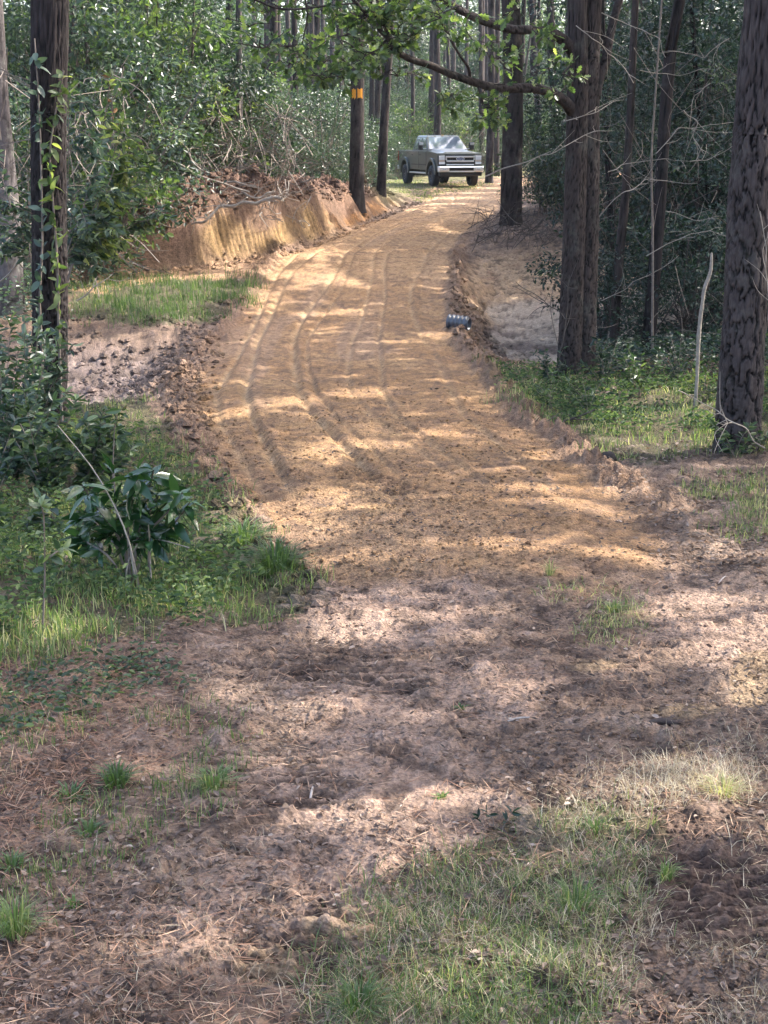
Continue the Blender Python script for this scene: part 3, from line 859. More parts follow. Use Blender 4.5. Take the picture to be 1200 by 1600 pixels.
def branch_px(pts, rads, d0, d1, parent, O, mat, name='branch', seg=12, bark=0.004):
    P = [at(u, v, d0 + (d1 - d0) * i / (len(pts) - 1)) for i, (u, v) in enumerate(pts)]
    m = MB(); tube(m, np.array(P) - O, rads, seg=seg, bark=bark, sub=len(pts) * 9, seed=int(pts[0][0]), plate=.06)
    m.obj(name, mat, parent, smooth=True)
    return np.array(P)
LB = []
LB.append(branch_px([(897, 178), (884, 160), (862, 146), (835, 138), (800, 138), (770, 136), (740, 128), (705, 116), (675, 103), (640, 92), (612, 76)], [.085, .07, .062, .058, .055, .052, .048, .044, .042, .038, .034], 19.0, 17.6, oC, OC, M_bark_oak))
LB.append(branch_px([(897, 82), (880, 62), (858, 50), (832, 47), (800, 46), (765, 36), (735, 24), (706, 8), (680, -10), (650, -30)], [.08, .068, .06, .056, .052, .05, .046, .042, .036, .03], 19.0, 17.9, oC, OC, M_bark_oak))
LB.append(branch_px([(612, 76), (606, 62), (590, 42), (572, 22), (556, 4), (530, -20)], [.03, .026, .024, .020, .018, .015], 17.6, 17.2, oC, OC, M_bark_oak, seg=8))
LB.append(branch_px([(612, 74), (604, 50), (598, 30), (590, 5), (586, -25)], [.028, .022, .018, .014, .012], 17.6, 17.4, oC, OC, M_bark_oak, seg=8))
LB.append(branch_px([(606, 60), (590, 76), (572, 88), (560, 96), (545, 108)], [.016, .013, .012, .009, .007], 17.6, 17.0, oC, OC, M_bark_oak, seg=6))
LB.append(branch_px([(734, 126), (732, 106), (722, 92), (704, 62), (690, 36), (672, 24), (640, 12)], [.022, .018, .015, .013, .012, .01, .008], 18.2, 17.5, oC, OC, M_bark_oak, seg=7))
LB.append(branch_px([(745, 132), (752, 150), (756, 166), (766, 180)], [.016, .012, .010, .007], 18.2, 17.9, oC, OC, M_bark_oak, seg=6))
LB.append(branch_px([(927, 150), (936, 120), (946, 96), (952, 60), (962, 20), (975, -30)], [.10, .075, .062, .055, .05, .045], 19.1, 19.3, oC, OC, M_bark_oak))
LB.append(branch_px([(946, 70), (936, 48), (930, 30), (925, 16)], [.045, .035, .04, .04], 19.25, 19.15, oC, OC, M_bark_oak, seg=8))
# twigs and lobed leaves of the oak along its limbs and along boughs that hang in from above
mt, ml = MB(), MB()
def oak_spray(p0, n_tw, reach, nl, up=0.0, ls=.12):
    for k in range(n_tw):
        a = rng.uniform(0, 6.28)
        e = p0 + np.array([math.cos(a) * reach * rng.uniform(.4, 1), math.sin(a) * reach * rng.uniform(.4, 1), rng.uniform(-.45, .55) * reach + up])
        P = limb(p0, e, 5, .35)
        tube(mt, P - OC, np.linspace(.008, .003, 5), seg=4, cap=False)
        m = rng.integers(nl[0], nl[1])
        t = rng.uniform(.35, 1.0, m)
        C = np.stack([np.interp(t, np.linspace(0, 1, 5), P[:, i]) for i in range(3)], 1)
        D = rand_dirs(m) + unit(e - p0) * .7 + np.array([0, 0, -.35])
        N = rand_dirs(m, 1.6)
        leaves(ml, C - OC + D * .02, D, N, rng.uniform(.6, 1.15, m) * ls, rng.uniform(.55, .75, m) * ls, np.clip(rng.normal(.5, .25, m), 0, 1), shape=9, fold=.2)
for P, cnt, reach in ((LB[2], 7, .4), (LB[3], 7, .4), (LB[4], 6, .3), (LB[5], 8, .4), (LB[6], 5, .25)):
    for k in range(cnt):
        t = rng.uniform(.1, 1) * (len(P) - 1); i = int(min(t, len(P) - 2)); p = P[i] + (P[i + 1] - P[i]) * (t - i)
        oak_spray(p, 3, reach, (5, 10))
for k in range(2):
    P = LB[0]; t = rng.uniform(.3, 1) * (len(P) - 1); i = int(min(t, len(P) - 2))
    oak_spray(P[i], 2, .3, (3, 6))
HANG = [(430, 10, 60, 30), (470, 55, 50, 40), (420, 75, 30, 30), (520, 30, 50, 40), (540, 90, 50, 28), (480, 100, 26, 30), (580, 25, 40, 40), (640, 20, 50, 30), (620, 110, 26, 20), (660, 60, 40, 30), (760, 70, 40, 24), (700, 165, 40, 14), (790, 90, 26, 14), (745, 185, 24, 12), (500, 120, 24, 20), (820, 20, 50, 22), (860, 110, 25, 40), (560, 60, 50, 30), (395, 20, 40, 30)]
for cx, cy, rx, ry in HANG:
    for k in range(int(2 + rx * ry / 620)):
        p = at(cx + rng.normal() * rx * .6, cy + rng.normal() * ry * .6, rng.uniform(16.2, 18.6))
        oak_spray(p, 3, .32, (5, 11))
mt.obj('twig', M_bark_oak, oC)['kind'] = 'stuff'; ml.obj('foliage', M_leaf_yel, oC)['kind'] = 'stuff'
for (P0, rd) in (([(380, -10), (440, 14), (520, 8), (620, 0)], .014), ([(470, -30), (480, 20), (474, 60), (468, 90)], .010)):
    branch_px(P0, [rd, rd * .9, rd * .8, rd * .6], 17.2, 17.6, oC, OC, M_bark_oak, seg=6)

# --- trees of the middle distance
def mid(px, d, w0, w1, label, **k):
    k.setdefault('mat', M_bark_pine)
    return tree(px, d, w0, w1, label, seg=k.pop('seg', 20), sub=k.pop('sub', 70), bark=k.pop('bark', .012), plate=k.pop('plate', .12), **k)
oF, OF, PF = mid([(799, 336), (800, 260), (802, 150), (800, 60), (797, 0)], 39.5, .58, .47, 'stout rough trunk on top of the right bank beside the road bend', name='hardwood_tree', cat='tree', mat=M_bark_oak, flare=1.3, seg=32, sub=90, bark=.025)
oG, OG, PG = mid([(557, 290), (558, 200), (559, 100), (560, 0)], 44.5, .44, .36, 'straight pine with an orange paint blaze on top of the left bank', flare=1.45, seg=28, sub=90)
mb = MB()
zb = at(560, 147, 44.5)[2]
for a0, a1, zz in ((-2.35, -1.75, 0.0), (-1.55, -.85, .02)):
    n = 7; aa = np.linspace(a0, a1, n); r = .222
    cx_, cy_ = at(558.5, 147, 44.5)[0], 44.5
    V = []
    for zt, jj in ((-.13, .04), (.13, -.03)):
        for q_, a in enumerate(aa):
            V.append((cx_ + math.cos(a) * r, cy_ + math.sin(a) * r, zb + zz + zt + rng.uniform(-.035, .035)))
    V = np.array(V) - OG
    F = np.array([[i, i + 1, n + i + 1, n + i] for i in range(n - 1)])
    mb.add(V, F)
bl = mb.obj('paint_blaze', plain('orange_paint', (.80, .33, .02), .6, noise=.15, scale=30), oG)
bl['label'] = 'orange paint marks sprayed around the pine trunk'
mid([(595, 281), (600, 200), (606, 100), (611, 0)], 49.5, .30, .26, 'slimmer pine leaning right just right of the paint marked pine')
mid([(586, 262), (589, 180), (592, 90), (593, 0)], 62, .26, .22, 'thin straight pine close behind the leaning pine')
mid([(427, 250), (427, 120), (428, 0)], 50, .30, .25, 'pine trunk rising from the bushes left of the paint marked pine')
mid([(373, 270), (374, 150), (373, 0)], 41, .20, .15, 'slim pale barked trunk sunlit on its right above the brushy left bank', name='hardwood_tree', cat='tree', mat=M_bark_grey)
mid([(359, 230), (359, 100), (358, 0)], 52, .26, .22, 'dark narrow trunk just left of the slim pale trunk', mat=M_bark_dark)
mid([(464, 262), (462, 150), (459, 0)], 56, .24, .20, 'dark thin pine between the bushes and the paint marked pine', mat=M_bark_dark)
mid([(496, 275), (496, 150), (495, 0)], 60, .26, .22, 'straight reddish pine left of the paint marked pine')
mid([(535, 270), (533, 180), (531, 90), (530, 0)], 66, .34, .28, 'pine pair member standing right behind the left side of the marked pine')
mid([(418, 230), (416, 100), (415, 0)], 70, .2, .18, 'thin pine in the left background beside a thicker one', mat=M_bark_far)
mid([(683, 216), (684, 150), (682, 60), (681, 0)], 74, .36, .30, 'pine trunk rising straight behind the truck roof', mat=M_bark_far)
mid([(645, 238), (645, 150), (644, 60), (643, 0)], 76, .22, .18, 'thin dark pine behind the rear of the truck', mat=M_bark_far)
mid([(764, 281), (766, 220), (768, 120), (768, 0)], 67, .34, .30, 'pine trunk just right of the parked truck', mat=M_bark_far)
mid([(777, 262), (776, 200), (777, 60), (778, 0)], 78, .28, .25, 'pine trunk seen between the truck and the stout bank tree', mat=M_bark_far)
mid([(752, 240), (752, 150), (751, 0)], 84, .28, .24, 'pine trunk above the truck mirror in the background', mat=M_bark_far)
# right hand woods
mid([(958, 548), (966, 420), (975, 330), (984, 190), (990, 60), (993, 0)], 22.2, .15, .10, 'slender brown trunk right of the twin stemmed oak', name='hardwood_tree', cat='tree', mat=M_bark_oak, bark=.004, flare=1.2)
mid([(1010, 560), (1022, 430), (1032, 300), (1038, 200), (1048, 80), (1062, 0)], 22.0, .20, .16, 'dark slanting trunk midway between the twin oak and the big right pine', name='hardwood_tree', cat='tree', mat=M_bark_dark, bark=.006, flare=1.2)
mid([(1021, 545), (1020, 380), (1018, 250), (1024, 150), (1030, 60)], 20.5, .035, .025, 'pole thin sapling in front of the dark slanting trunk', name='sapling', cat='sapling', mat=M_twig, bark=0, flare=1.0, top=6, limbs=0, crown=False, seg=8)
mid([(955, 372), (953, 320), (950, 250)], 29, .15, .12, 'dark short trunk in shade behind the slender brown one', name='hardwood_tree', cat='tree', mat=M_bark_dark, top=12)
mid([(1190, 560), (1192, 400), (1200, 200), (1212, 0)], 24, .2, .16, 'dark trunk half hidden behind the big right pine', name='hardwood_tree', cat='tree', mat=M_bark_dark)
mid([(1120, 560), (1112, 350), (1090, 150), (1080, 0)], 27, .10, .08, 'thin leaning trunk in shade left of the big right pine', name='hardwood_tree', cat='tree', mat=M_bark_dark)
mid([(868, 300), (866, 200), (862, 100), (860, 0)], 60, .34, .3, 'pine trunk in the gap between the stout bank tree and the twin oak', mat=M_bark_far)
mid([(846, 300), (842, 200), (836, 100), (830, 0)], 70, .3, .26, 'background pine right of the stout bank tree', mat=M_bark_far)
mid([(238, 300), (222, 150), (235, 30), (262, -60)], 38, .06, .05, 'crooked thin stem in the sunlit thicket at the left', name='sapling', cat='sapling', mat=M_twig, top=5, limbs=0, crown=False)

# far pines: alike and past telling apart
def in_view_free(x, y, mn=1.2, others=[]):
    return all((x - a) ** 2 + (y - b) ** 2 > mn ** 2 for a, b in others)
spots = []
tries = 0
while len(spots) < 105 and tries < 6000:
    tries += 1
    y = rng.uniform(58, 128)
    x = rng.uniform(-.30 * y - 1, .31 * y + 1)
    if abs(x - 3) < 4.5 and y < 72: continue
    if xL(y) - 1 < x < xR(y) + 1 and y < 70: continue
    if not in_view_free(x, y, 1.5, spots): continue
    spots.append((x, y))
for i, (x, y) in enumerate(spots):
    lean = rng.normal(0, .02)
    gz = h1(x, y)
    w = rng.uniform(.20, .40)
    o = thing('pine_tree', 'distant straight pine trunk deep in the background woods', 'pine tree', (x, y, gz), 'pines in the background woods')
    P = np.array([[0, 0, -.2], [lean * 4, 0, 4], [lean * 9, .1, 9], [lean * 16, .1, rng.uniform(14, 18)]])
    mb = MB(); tube(mb, P, [w * .62, w * .5, w * .42, w * .12], seg=8, sub=8)
    mb.obj('trunk', M_bark_far if i % 3 else M_bark_dark, o, smooth=True)
    TALL.append((o, np.array([x, y, gz]), P[-1] + np.array([x, y, gz])))
# unseen tall trees added on both sides so their crowns shade the track
k = 0
for gx in np.arange(-18, 40, 5.5):
    for gy in np.arange(2, 80, 6.0):
        x, y = gx + rng.uniform(-2, 2), gy + rng.uniform(-2, 2)
        if abs(x) < .29 * y + 1.2 or (abs(x) < 3.5): continue
        gz = h1(x, y)
        o = thing('pine_tree', 'unseen tall pine added outside the view to shade the track', 'pine tree', (x, y, gz), 'unseen tall pines added for shade')
        P = np.array([[0, 0, -.2], [.1, 0, 6], [0, .2, 12], [0, .1, rng.uniform(15, 18)]])
        mb = MB(); tube(mb, P, [.26, .2, .15, .05], seg=9, sub=9)
        mb.obj('trunk', M_bark_pine, o, smooth=True)
        TALL.append((o, np.array([x, y, gz]), P[-1] + np.array([x, y, gz])))
def build_crowns():
    T = np.array([t[2][:2] for t in TALL])
    own = np.empty(len(CAN), int)
    for s in range(0, len(CAN), 4000):
        q = CAN[s:s + 4000]
        own[s:s + 4000] = ((q[:, None, 0] - T[None, :, 0]) ** 2 + (q[:, None, 1] - T[None, :, 1]) ** 2).argmin(1)
    for k, (o, O, tp) in enumerate(TALL):
        p = CAN[own == k]
        if not len(p): continue
        n = len(p)
        mb = MB()
        N = unit(np.array([SUN]) * 1.3 + rand_dirs(n))
        D = rand_dirs(n)
        s = rng.uniform(.40, .56, n) * p[:, 3]; p = p[:, :3]
        leaves(mb, p - O - unit(D) * s[:, None] * .5, D, N, s, s * 1.0, rng.uniform(.2, .9, n), shape=4, fold=.05)
        mb.obj('crown', M_canopy, o)['kind'] = 'stuff'  # leaf cards added to shade and dapple the ground
build_crowns()

# ------------------------------------------------------------------ understory
def shrub_proto(name, h, w, ncl, nlv, ll, mat, smat, shape=4, seed=1, clump=.35, lean=0.0, stems=5, bare=.15, aspect=.42, droop=.2, vert=1.0):
    r = np.random.default_rng(seed)
    st, lf = MB(), MB()
    a = r.uniform(0, 6.28, ncl); rad = w * np.sqrt(r.uniform(0.02, 1, ncl)); z = h * (bare + (1 - bare) * r.uniform(0, 1, ncl) ** vert)
    prof = np.sqrt(np.clip(1 - ((z / h - .55) / .62) ** 2, .12, 1))
    cen = np.stack([np.cos(a) * rad * prof + lean * z, np.sin(a) * rad * prof, z], 1)
    sb = np.stack([r.normal(0, .10 * w, stems), r.normal(0, .10 * w, stems), np.zeros(stems)], 1)
    for k in range(stems):
        top = np.array([r.normal(0, .5 * w) + lean * h, r.normal(0, .5 * w), h * r.uniform(.7, .98)])
        tube(st, [sb[k] - [0, 0, .1], sb[k] * .6 + top * .4 + r.normal(0, .06 * w, 3), top], [.012 * h + .004, .007 * h, .004], seg=5, cap=False)
        sb[k] = sb[k] * .7 + top * .3
    for k in range(min(ncl, 60)):
        s = sb[k % stems]
        tube(st, [s, (s + cen[k]) / 2 + r.normal(0, .08 * w, 3), cen[k]], [.006 + .002 * h, .005, .003], seg=3, cap=False)
    per = nlv // ncl
    cc = np.repeat(cen, per, 0); n = len(cc)
    ofs = r.normal(size=(n, 3)); ofs = ofs / np.linalg.norm(ofs, axis=1)[:, None] * (r.uniform(0, 1, n) ** .45)[:, None] * clump
    ofs[:, 2] *= .65
    C = cc + ofs
    D = ofs / clump + r.normal(size=(n, 3)) * .6 + np.array([0, 0, -droop])
    N = r.normal(size=(n, 3)) * .75 + np.array([0, 0, 1.0])
    s = r.uniform(.6, 1.25, n) * ll
    ct = np.repeat(r.normal(0, .13, ncl), per)
    tint = np.clip(.42 + ct + r.normal(0, .16, n), 0, 1)
    leaves(lf, C, D, N, s, s * aspect * r.uniform(.8, 1.2, n), tint, shape=shape, fold=.18)
    ms = st.mesh('stem', smat, True); m2 = lf.mesh('foliage', mat, False)
    return ms, m2
def proto_thing(pr, name, label, cat, loc, group=None, rz=0, sc=1.0):
    o = thing(name, label, cat, loc, group, rz, 1.0)
    o.scale = (sc,) * 3 if not hasattr(sc, '__len__') else sc
    link('stem', pr[0], o)['kind'] = 'stuff'; link('foliage', pr[1], o)['kind'] = 'stuff'
    return o
PR = dict(
    cool=[shrub_proto('a', 2.6, 1.25, 46, 5200, .085, M_leaf_cool, M_twig, seed=s, clump=.36) for s in (1, 2)],
    broad=[shrub_proto('b', 2.8, 1.2, 40, 2600, .12, M_leaf_yel, M_twig, seed=s, clump=.36, aspect=.55) for s in (3, 4)],
    midg=[shrub_proto('c', 2.8, 1.3, 46, 4200, .10, M_leaf_mid, M_twig, seed=s, clump=.36, aspect=.5) for s in (5, 6)],
    dark=[shrub_proto('d', 2.8, 1.4, 44, 3800, .10, M_leaf_dark, M_twig_dark, seed=s, clump=.36, aspect=.5) for s in (7, 8)],
    tall=[shrub_proto('e', 7.5, 1.9, 80, 6400, .17, m, M_twig_dark, seed=s, clump=.62, stems=3, bare=.10, aspect=.5) for s, m in ((9, M_leaf_mid), (10, M_leaf_cool), (11, M_leaf_cool))],
    talld=[shrub_proto('f', 6.5, 1.7, 70, 6400, .12, M_leaf_dark, M_twig_dark, seed=s, clump=.5, stems=3, bare=.16, aspect=.48) for s in (12, 13)],
    wispy=[shrub_proto('g', 1.9, 1.2, 50, 4200, .07, M_leaf_cool, M_twig, seed=14, clump=.3, aspect=.25, stems=9, bare=.05)],
)
def put(kind, x, y, sc, name, label, cat, group=None):
    pr = PR[kind][int(rng.integers(len(PR[kind])))]
    z = h1(x, y)
    s = (sc * rng.uniform(.9, 1.1), sc * rng.uniform(.9, 1.1), sc * rng.uniform(.88, 1.12))
    return proto_thing(pr, name, label, cat, (x, y, z - .05), group, rng.uniform(0, 6.28), s)

# left thicket, singled out
LEFT = [(60, 470, 29, 'cool', 1.5, 'blue green bush between the grey trunk and the dark vine tree'), (130, 440, 31, 'broad', 1.4, 'yellow green bush right behind the dark vine tree'),
        (180, 415, 33, 'midg', .9, 'low leafy bush at the left end of the clay cut'), (20, 440, 33, 'tall', .9, 'tall bush at the left edge behind the grey trunk'),
        (120, 400, 34, 'tall', 1.0, 'tall leafy tree filling the gap above the left thicket'), (205, 350, 37, 'broad', 1.9, 'big sunlit yellow green bush over the left end of the bank'),
        (250, 360, 36.5, 'tall', .85, 'bushy sunlit young tree over the dark hollow'), (170, 395, 32, 'cool', 1.7, 'pale green bush left of the big sunlit one')]
for u, v, d, k, sc, lab in LEFT:
    p = at(u, v, d); put(k, p[0], d, sc, 'shrub' if k != 'tall' else 'young_tree', lab, 'shrub' if k != 'tall' else 'tree')
# rows of bushes behind the cut; a dark hollow is left open round x -4.5, y 36
def scatter_bushes(n, ureg, dreg, kinds, scs, label, group, name='shrub', cat='shrub', keep=None, mn=1.0):
    pts = []; tr = 0
    while len(pts) < n and tr < n * 60:
        tr += 1
        d = rng.uniform(*dreg); u = rng.uniform(*ureg)
        x = (u - 600) / FPX * d
        if keep is not None and not keep(x, d, u): continue
        if not in_view_free(x, d, mn, pts): continue
        if abs(x - 2.9) < 2.6 and 59 < d < 70: continue
        pts.append((x, d))
        k = kinds[int(rng.integers(len(kinds)))]
        put(k, x, d, rng.uniform(*scs), name, label, cat, group)
    return pts
offroad = lambda x, y, u: not (xL(y) - 1.6 < x < xR(y) + 1.3)
def behind(x, y, u, lo=2.4):
    sd, al, hh = bank_coords(np.array([x]), np.array([y]))
    return sd[0] > lo and not (u > 270 and u < 350 and y < 38.5)
for u, v, d, k, sc, lab in [(300, 300, 40.5, 'dark', 1.5, 'bush with dark leaves standing in for shade in the left bank hollow'), (345, 300, 42, 'dark', 1.3, 'second dark bush at the right side of the hollow'), (265, 300, 39.5, 'dark', 1.1, 'small dark bush at the left side of the hollow')]:  # bushes added with dark leaves in place of the hollow's shade
    p = at(u, v, d); put(k, p[0], d, sc, 'shrub', lab, 'shrub')
scatter_bushes(9, (-120, 200), (31, 40), ['tall', 'cool', 'broad', 'midg'], (1.2, 1.6), 'bush among the crowded sunlit thicket at the upper left', 'bushes of the left thicket', keep=behind)
scatter_bushes(11, (230, 420), (39.5, 46), ['midg', 'cool', 'broad'], (1.2, 1.7), 'leafy bush in the row behind the left bank hollow', 'bushes behind the left bank', keep=lambda x, y, u: behind(x, y, u, 3.4))
scatter_bushes(12, (390, 560), (45, 56), ['wispy', 'cool', 'midg'], (.9, 1.35), 'low feathery bush on the rise left of the marked pine', 'low bushes left of the marked pine', keep=lambda x, y, u: behind(x, y, u, 1.9))
scatter_bushes(12, (560, 660), (54, 78), ['wispy', 'cool', 'midg'], (.6, 1.0), 'low bush between the marked pine and the truck', 'low bushes behind the leaning pine', keep=lambda x, y, u: (offroad(x, y, u) if y < 66 else True) and (u < 588 or y > 72))
scatter_bushes(14, (630, 860), (74, 90), ['midg', 'cool', 'wispy', 'broad'], (1.0, 1.6), 'green bush behind the parked truck', 'bushes behind the truck', keep=offroad)
scatter_bushes(9, (130, 330), (42, 56), ['tall'], (.7, 1.05), 'young tree in the woods behind the left thicket', 'young trees behind the left thicket', name='young_tree', cat='tree')
scatter_bushes(20, (340, 900), (80, 100), ['tall'], (.5, .8), 'slender leafy young tree in the middle of the woods', 'young trees in the middle woods', name='young_tree', cat='tree', keep=offroad, mn=1.6)
scatter_bushes(58, (-60, 1260), (100, 150), ['tall'], (.8, 1.35), 'hazy leafy tree in the deep background woods', 'trees in the deep background woods', name='woodland_tree', cat='tree', mn=2.2)
# right woods
RIGHT = [(890, 400, 41, 'dark', 1.1, 'dark green bush behind the left side of the twin oak'), (945, 480, 27, 'talld', .75, 'dense dark green tree between the twin oak and the slender brown trunk'),
         (1010, 500, 30, 'talld', 1.0, 'shaded leafy tree behind the dark slanting trunk'), (1090, 520, 27, 'talld', .9, 'dark leafy tree left of the big right pine'),
         (1170, 540, 24, 'talld', .85, 'dark leafy tree right behind the big right pine'), (1075, 560, 22.5, 'dark', .8, 'dark bush behind the bare crooked snag'),
         (985, 560, 22.5, 'dark', .6, 'low dark bush between the slender and slanting trunks'), (850, 340, 43, 'midg', .9, 'green bush right of the stout bank tree')]
for u, v, d, k, sc, lab in RIGHT:
    p = at(u, v, d); put(k, p[0], d, sc, 'shrub' if k != 'talld' else 'young_tree', lab, 'shrub' if k != 'talld' else 'tree')
scatter_bushes(12, (930, 1330), (24.5, 34), ['dark', 'dark', 'talld'], (.8, 1.2), 'shaded bush in the dark right hand woods', 'bushes in the right woods', keep=lambda x, y, u: x > xR(y) + 4.5)
scatter_bushes(16, (880, 1330), (34, 58), ['talld', 'talld', 'dark', 'midg'], (1.0, 1.35), 'shaded young tree deep in the dark right hand woods', 'young trees in the right woods', name='young_tree', cat='tree', keep=lambda x, y, u: x > xR(y) + 3.0)
scatter_bushes(34, (-40, 1240), (112, 155), ['tall'], (1.7, 2.1), 'tall pale leafy tree closing the far background', 'tall trees closing the background', name='woodland_tree', cat='tree', mn=2.6)
scatter_bushes(9, (830, 900), (40, 70), ['midg', 'cool', 'tall'], (.6, .9), 'green bush in the bright gap left of the twin oak', 'bushes in the gap left of the twin oak', keep=offroad)

# ------------------------------------------------------------------ near plants
_leafmesh = {}
def leaf_objects(parent, C, D, N, sz, mat, asp, tint):
    """leaves big enough to pick apart: one object each, on shared meshes"""
    for i in range(len(C)):
        key = (mat.name, asp, int(rng.integers(4)))
        if key not in _leafmesh:
            m = MB(); q = np.linspace(0, 1, 7); w = np.array([.02, .30, .46, .50, .44, .28, .01]) * asp; k = key[2]
            bend = -.10 - .12 * k
            V = []
            for t, ww in zip(q, w):
                for sgn in (-1, 0, 1):
                    V.append((t, sgn * ww, bend * t * t + abs(sgn) * ww * .28 + .012 * math.sin(t * 19 + sgn)))
            F = [[r * 3 + c, r * 3 + c + 1, r * 3 + c + 4, r * 3 + c + 3] for r in range(6) for c in (0, 1)]
            m.add(V, F, min(1, max(0, tint + (k - 1.5) * .16)))
            _leafmesh[key] = m.mesh('leaf', mat, True)
        d = unit(D[i]); s = unit(np.cross(N[i], d)); n = np.cross(d, s)
        o = link('leaf', _leafmesh[key], parent)
        M = Matrix(((d[0], s[0], n[0], C[i][0]), (d[1], s[1], n[1], C[i][1]), (d[2], s[2], n[2], C[i][2]), (0, 0, 0, 1)))
        o.matrix_basis = M @ Matrix.Diagonal((sz[i], sz[i], sz[i], 1))
def plant(base_px, d, stems, label, mat, ll, name='sapling', cat='sapling', asp=.38, shape=6, tint=(.5, .2), nl=12, start=.2, smat=None, droop=.25, thick=.006, whorl=False, O=None, spread=1.0, single=False, extra=()):
    """stems: lists of pixel points at distance d, each with leaves set along it"""
    x, y = at(*base_px, d)[:2]
    z = h1(x, y)
    o = thing(name, label, cat, (x, y, z)); O = np.array([x, y, z])
    for si, s in enumerate(list(stems) + list(extra)):
        if si >= len(stems): start, thick = .1, .005
        P = np.array([at(u, v, d + rng.uniform(-.25, .25) * spread * (i / max(len(s) - 1, 1))) for i, (u, v) in enumerate(s)])
        if abs(s[0][0] - base_px[0]) < 3 and abs(s[0][1] - base_px[1]) < 3: P[0] = O - [0, 0, .05]
        m = MB(); tube(m, P - O, np.linspace(thick, thick * .45, len(P)), seg=6, cap=False)
        m.obj('stem', smat or M_twig, o, smooth=True)
        if not hasattr(nl, '__len__') and nl == 0: continue
        L = np.linspace(0, 1, len(P))
        k = nl if not hasattr(nl, '__len__') else int(rng.integers(*nl))
        t = np.sort(np.concatenate([rng.uniform(start, 1, k), np.full(3, .99)]))
        if whorl: t = np.concatenate([rng.choice([.45, .7, .86, 1.0], k * 2 // 3), rng.uniform(.3, 1, k // 3 + 1)])
        C = np.stack([np.interp(t, L, P[:, i]) for i in range(3)], 1)
        ax = unit(P[-1] - P[0])
        D = rand_dirs(len(t)) * np.array([1, 1, .5]) + ax * .55 - np.array([0, 0, droop])
        N = rand_dirs(len(t), 1.3)
        sz = rng.uniform(.6, 1.15, len(t)) * ll
        if single:
            leaf_objects(o, C - O, D, N, sz, mat, asp, tint[0])
            continue
        m = MB(); leaves(m, C - O, D, N, sz, sz * asp * rng.uniform(.85, 1.15, len(t)), np.clip(rng.normal(tint[0], tint[1], len(t)), 0, 1), shape=shape, fold=.15)
        m.obj('foliage', mat, o)['kind'] = 'stuff'
    return o
def fan(u0, v0, n, w, h, jx=10, bend=.4):
    out = []
    for k in range(n):
        e = (u0 + rng.uniform(-w, w), v0 - h * rng.uniform(.45, 1))
        m = (u0 + (e[0] - u0) * bend * rng.uniform(.6, 1.2), v0 - (v0 - e[1]) * .5)
        out.append([(u0 + rng.uniform(-2, 2), v0), m, e])
    return out
dm = hit(205, 915)[1]
plant((205, 915), dm, [[(205, 915), (196, 860), (182, 800), (178, 740)], [(205, 915), (190, 850), (150, 790), (130, 760)], [(205, 915), (215, 840), (232, 770), (240, 735)], [(205, 915), (218, 850), (262, 800), (285, 770)],
       [(205, 915), (200, 830), (206, 770), (215, 735)], [(205, 915), (180, 850), (152, 820), (138, 800)], [(232, 905), (233, 850), (234, 800), (250, 770)], [(205, 915), (170, 870), (140, 850), (126, 838)], [(205, 915), (230, 850), (270, 820), (300, 780)]],
      'large leaved glossy magnolia shrub with drooping dark leaves in the left grass', M_leaf_glossy, .17, name='magnolia_shrub', cat='shrub', asp=.32, nl=30, start=.3, droop=.45, tint=(.45, .3), whorl=True, thick=.009, single=True)
m_ = plant((212, 900), dm - .15, [[(212, 905), (205, 850), (240, 842), (296, 856)], [(218, 920), (196, 830), (150, 740), (90, 665)], [(196, 920), (200, 880), (215, 850)], [(236, 905), (234, 860), (232, 820)]],
           'bare broken sticks poking out of the magnolia shrub', M_leaf_brown, .05, name='dead_branch', cat='branch', nl=0, smat=M_dead)
plant((65, 985), hit(65, 985)[1], [[(65, 985), (70, 900), (68, 800), (64, 790)], [(68, 880), (84, 865), (100, 858)]], 'thin upright sapling with spaced oval leaves at the lower left', M_leaf_mid, .085, asp=.42, nl=16, start=.15, tint=(.7, .2), single=True)
plant((175, 790), 11.2, [[(175, 800), (176, 740), (180, 660), (190, 640)]], 'thin stem standing above the magnolia shrub with a few leaves', M_leaf_glossy, .11, nl=6, start=.6, single=True)
# bushy growth at the foot of the dark vine tree
for i, (u, v, n, w, h, d, lab, mt_) in enumerate([(40, 770, 13, 50, 270, 12.2, 'tall leafy bush beside the shaded face of the dark vine tree', M_leaf_cool), (5, 740, 12, 40, 260, 12.8, 'leafy bush at the left edge reaching half way up to the grey trunk', M_leaf_mid), (15, 790, 12, 55, 240, 11.6, 'leafy bush at the left edge in front of the dark vine tree', M_leaf_cool), (70, 800, 12, 60, 190, 11.2, 'dense leafy bush hiding the foot of the dark vine tree', M_leaf_mid),
        (130, 790, 10, 60, 150, 11.5, 'leafy bush right of the foot of the dark vine tree', M_leaf_mid), (170, 770, 11, 50, 120, 11.9, 'leafy bush between the vine tree foot and the magnolia shrub', M_leaf_cool), (60, 700, 12, 55, 190, 12.9, 'leafy bush pressed against the front of the dark vine tree', M_leaf_cool), (20, 900, 9, 60, 160, 9.8, 'low bush at the left edge beside the thin upright sapling', M_leaf_mid),
        (100, 900, 9, 60, 120, 9.6, 'low bush just left of the magnolia shrub', M_leaf_cool), (-30, 860, 9, 60, 240, 10.4, 'bush cut by the left edge of the photo', M_leaf_dark)]):
    plant((u, v), d, fan(u, v, n, w, h), lab, mt_, .105, name='shrub', cat='shrub', nl=(34, 50), start=.15, tint=(.55, .25), asp=.4, thick=.005)
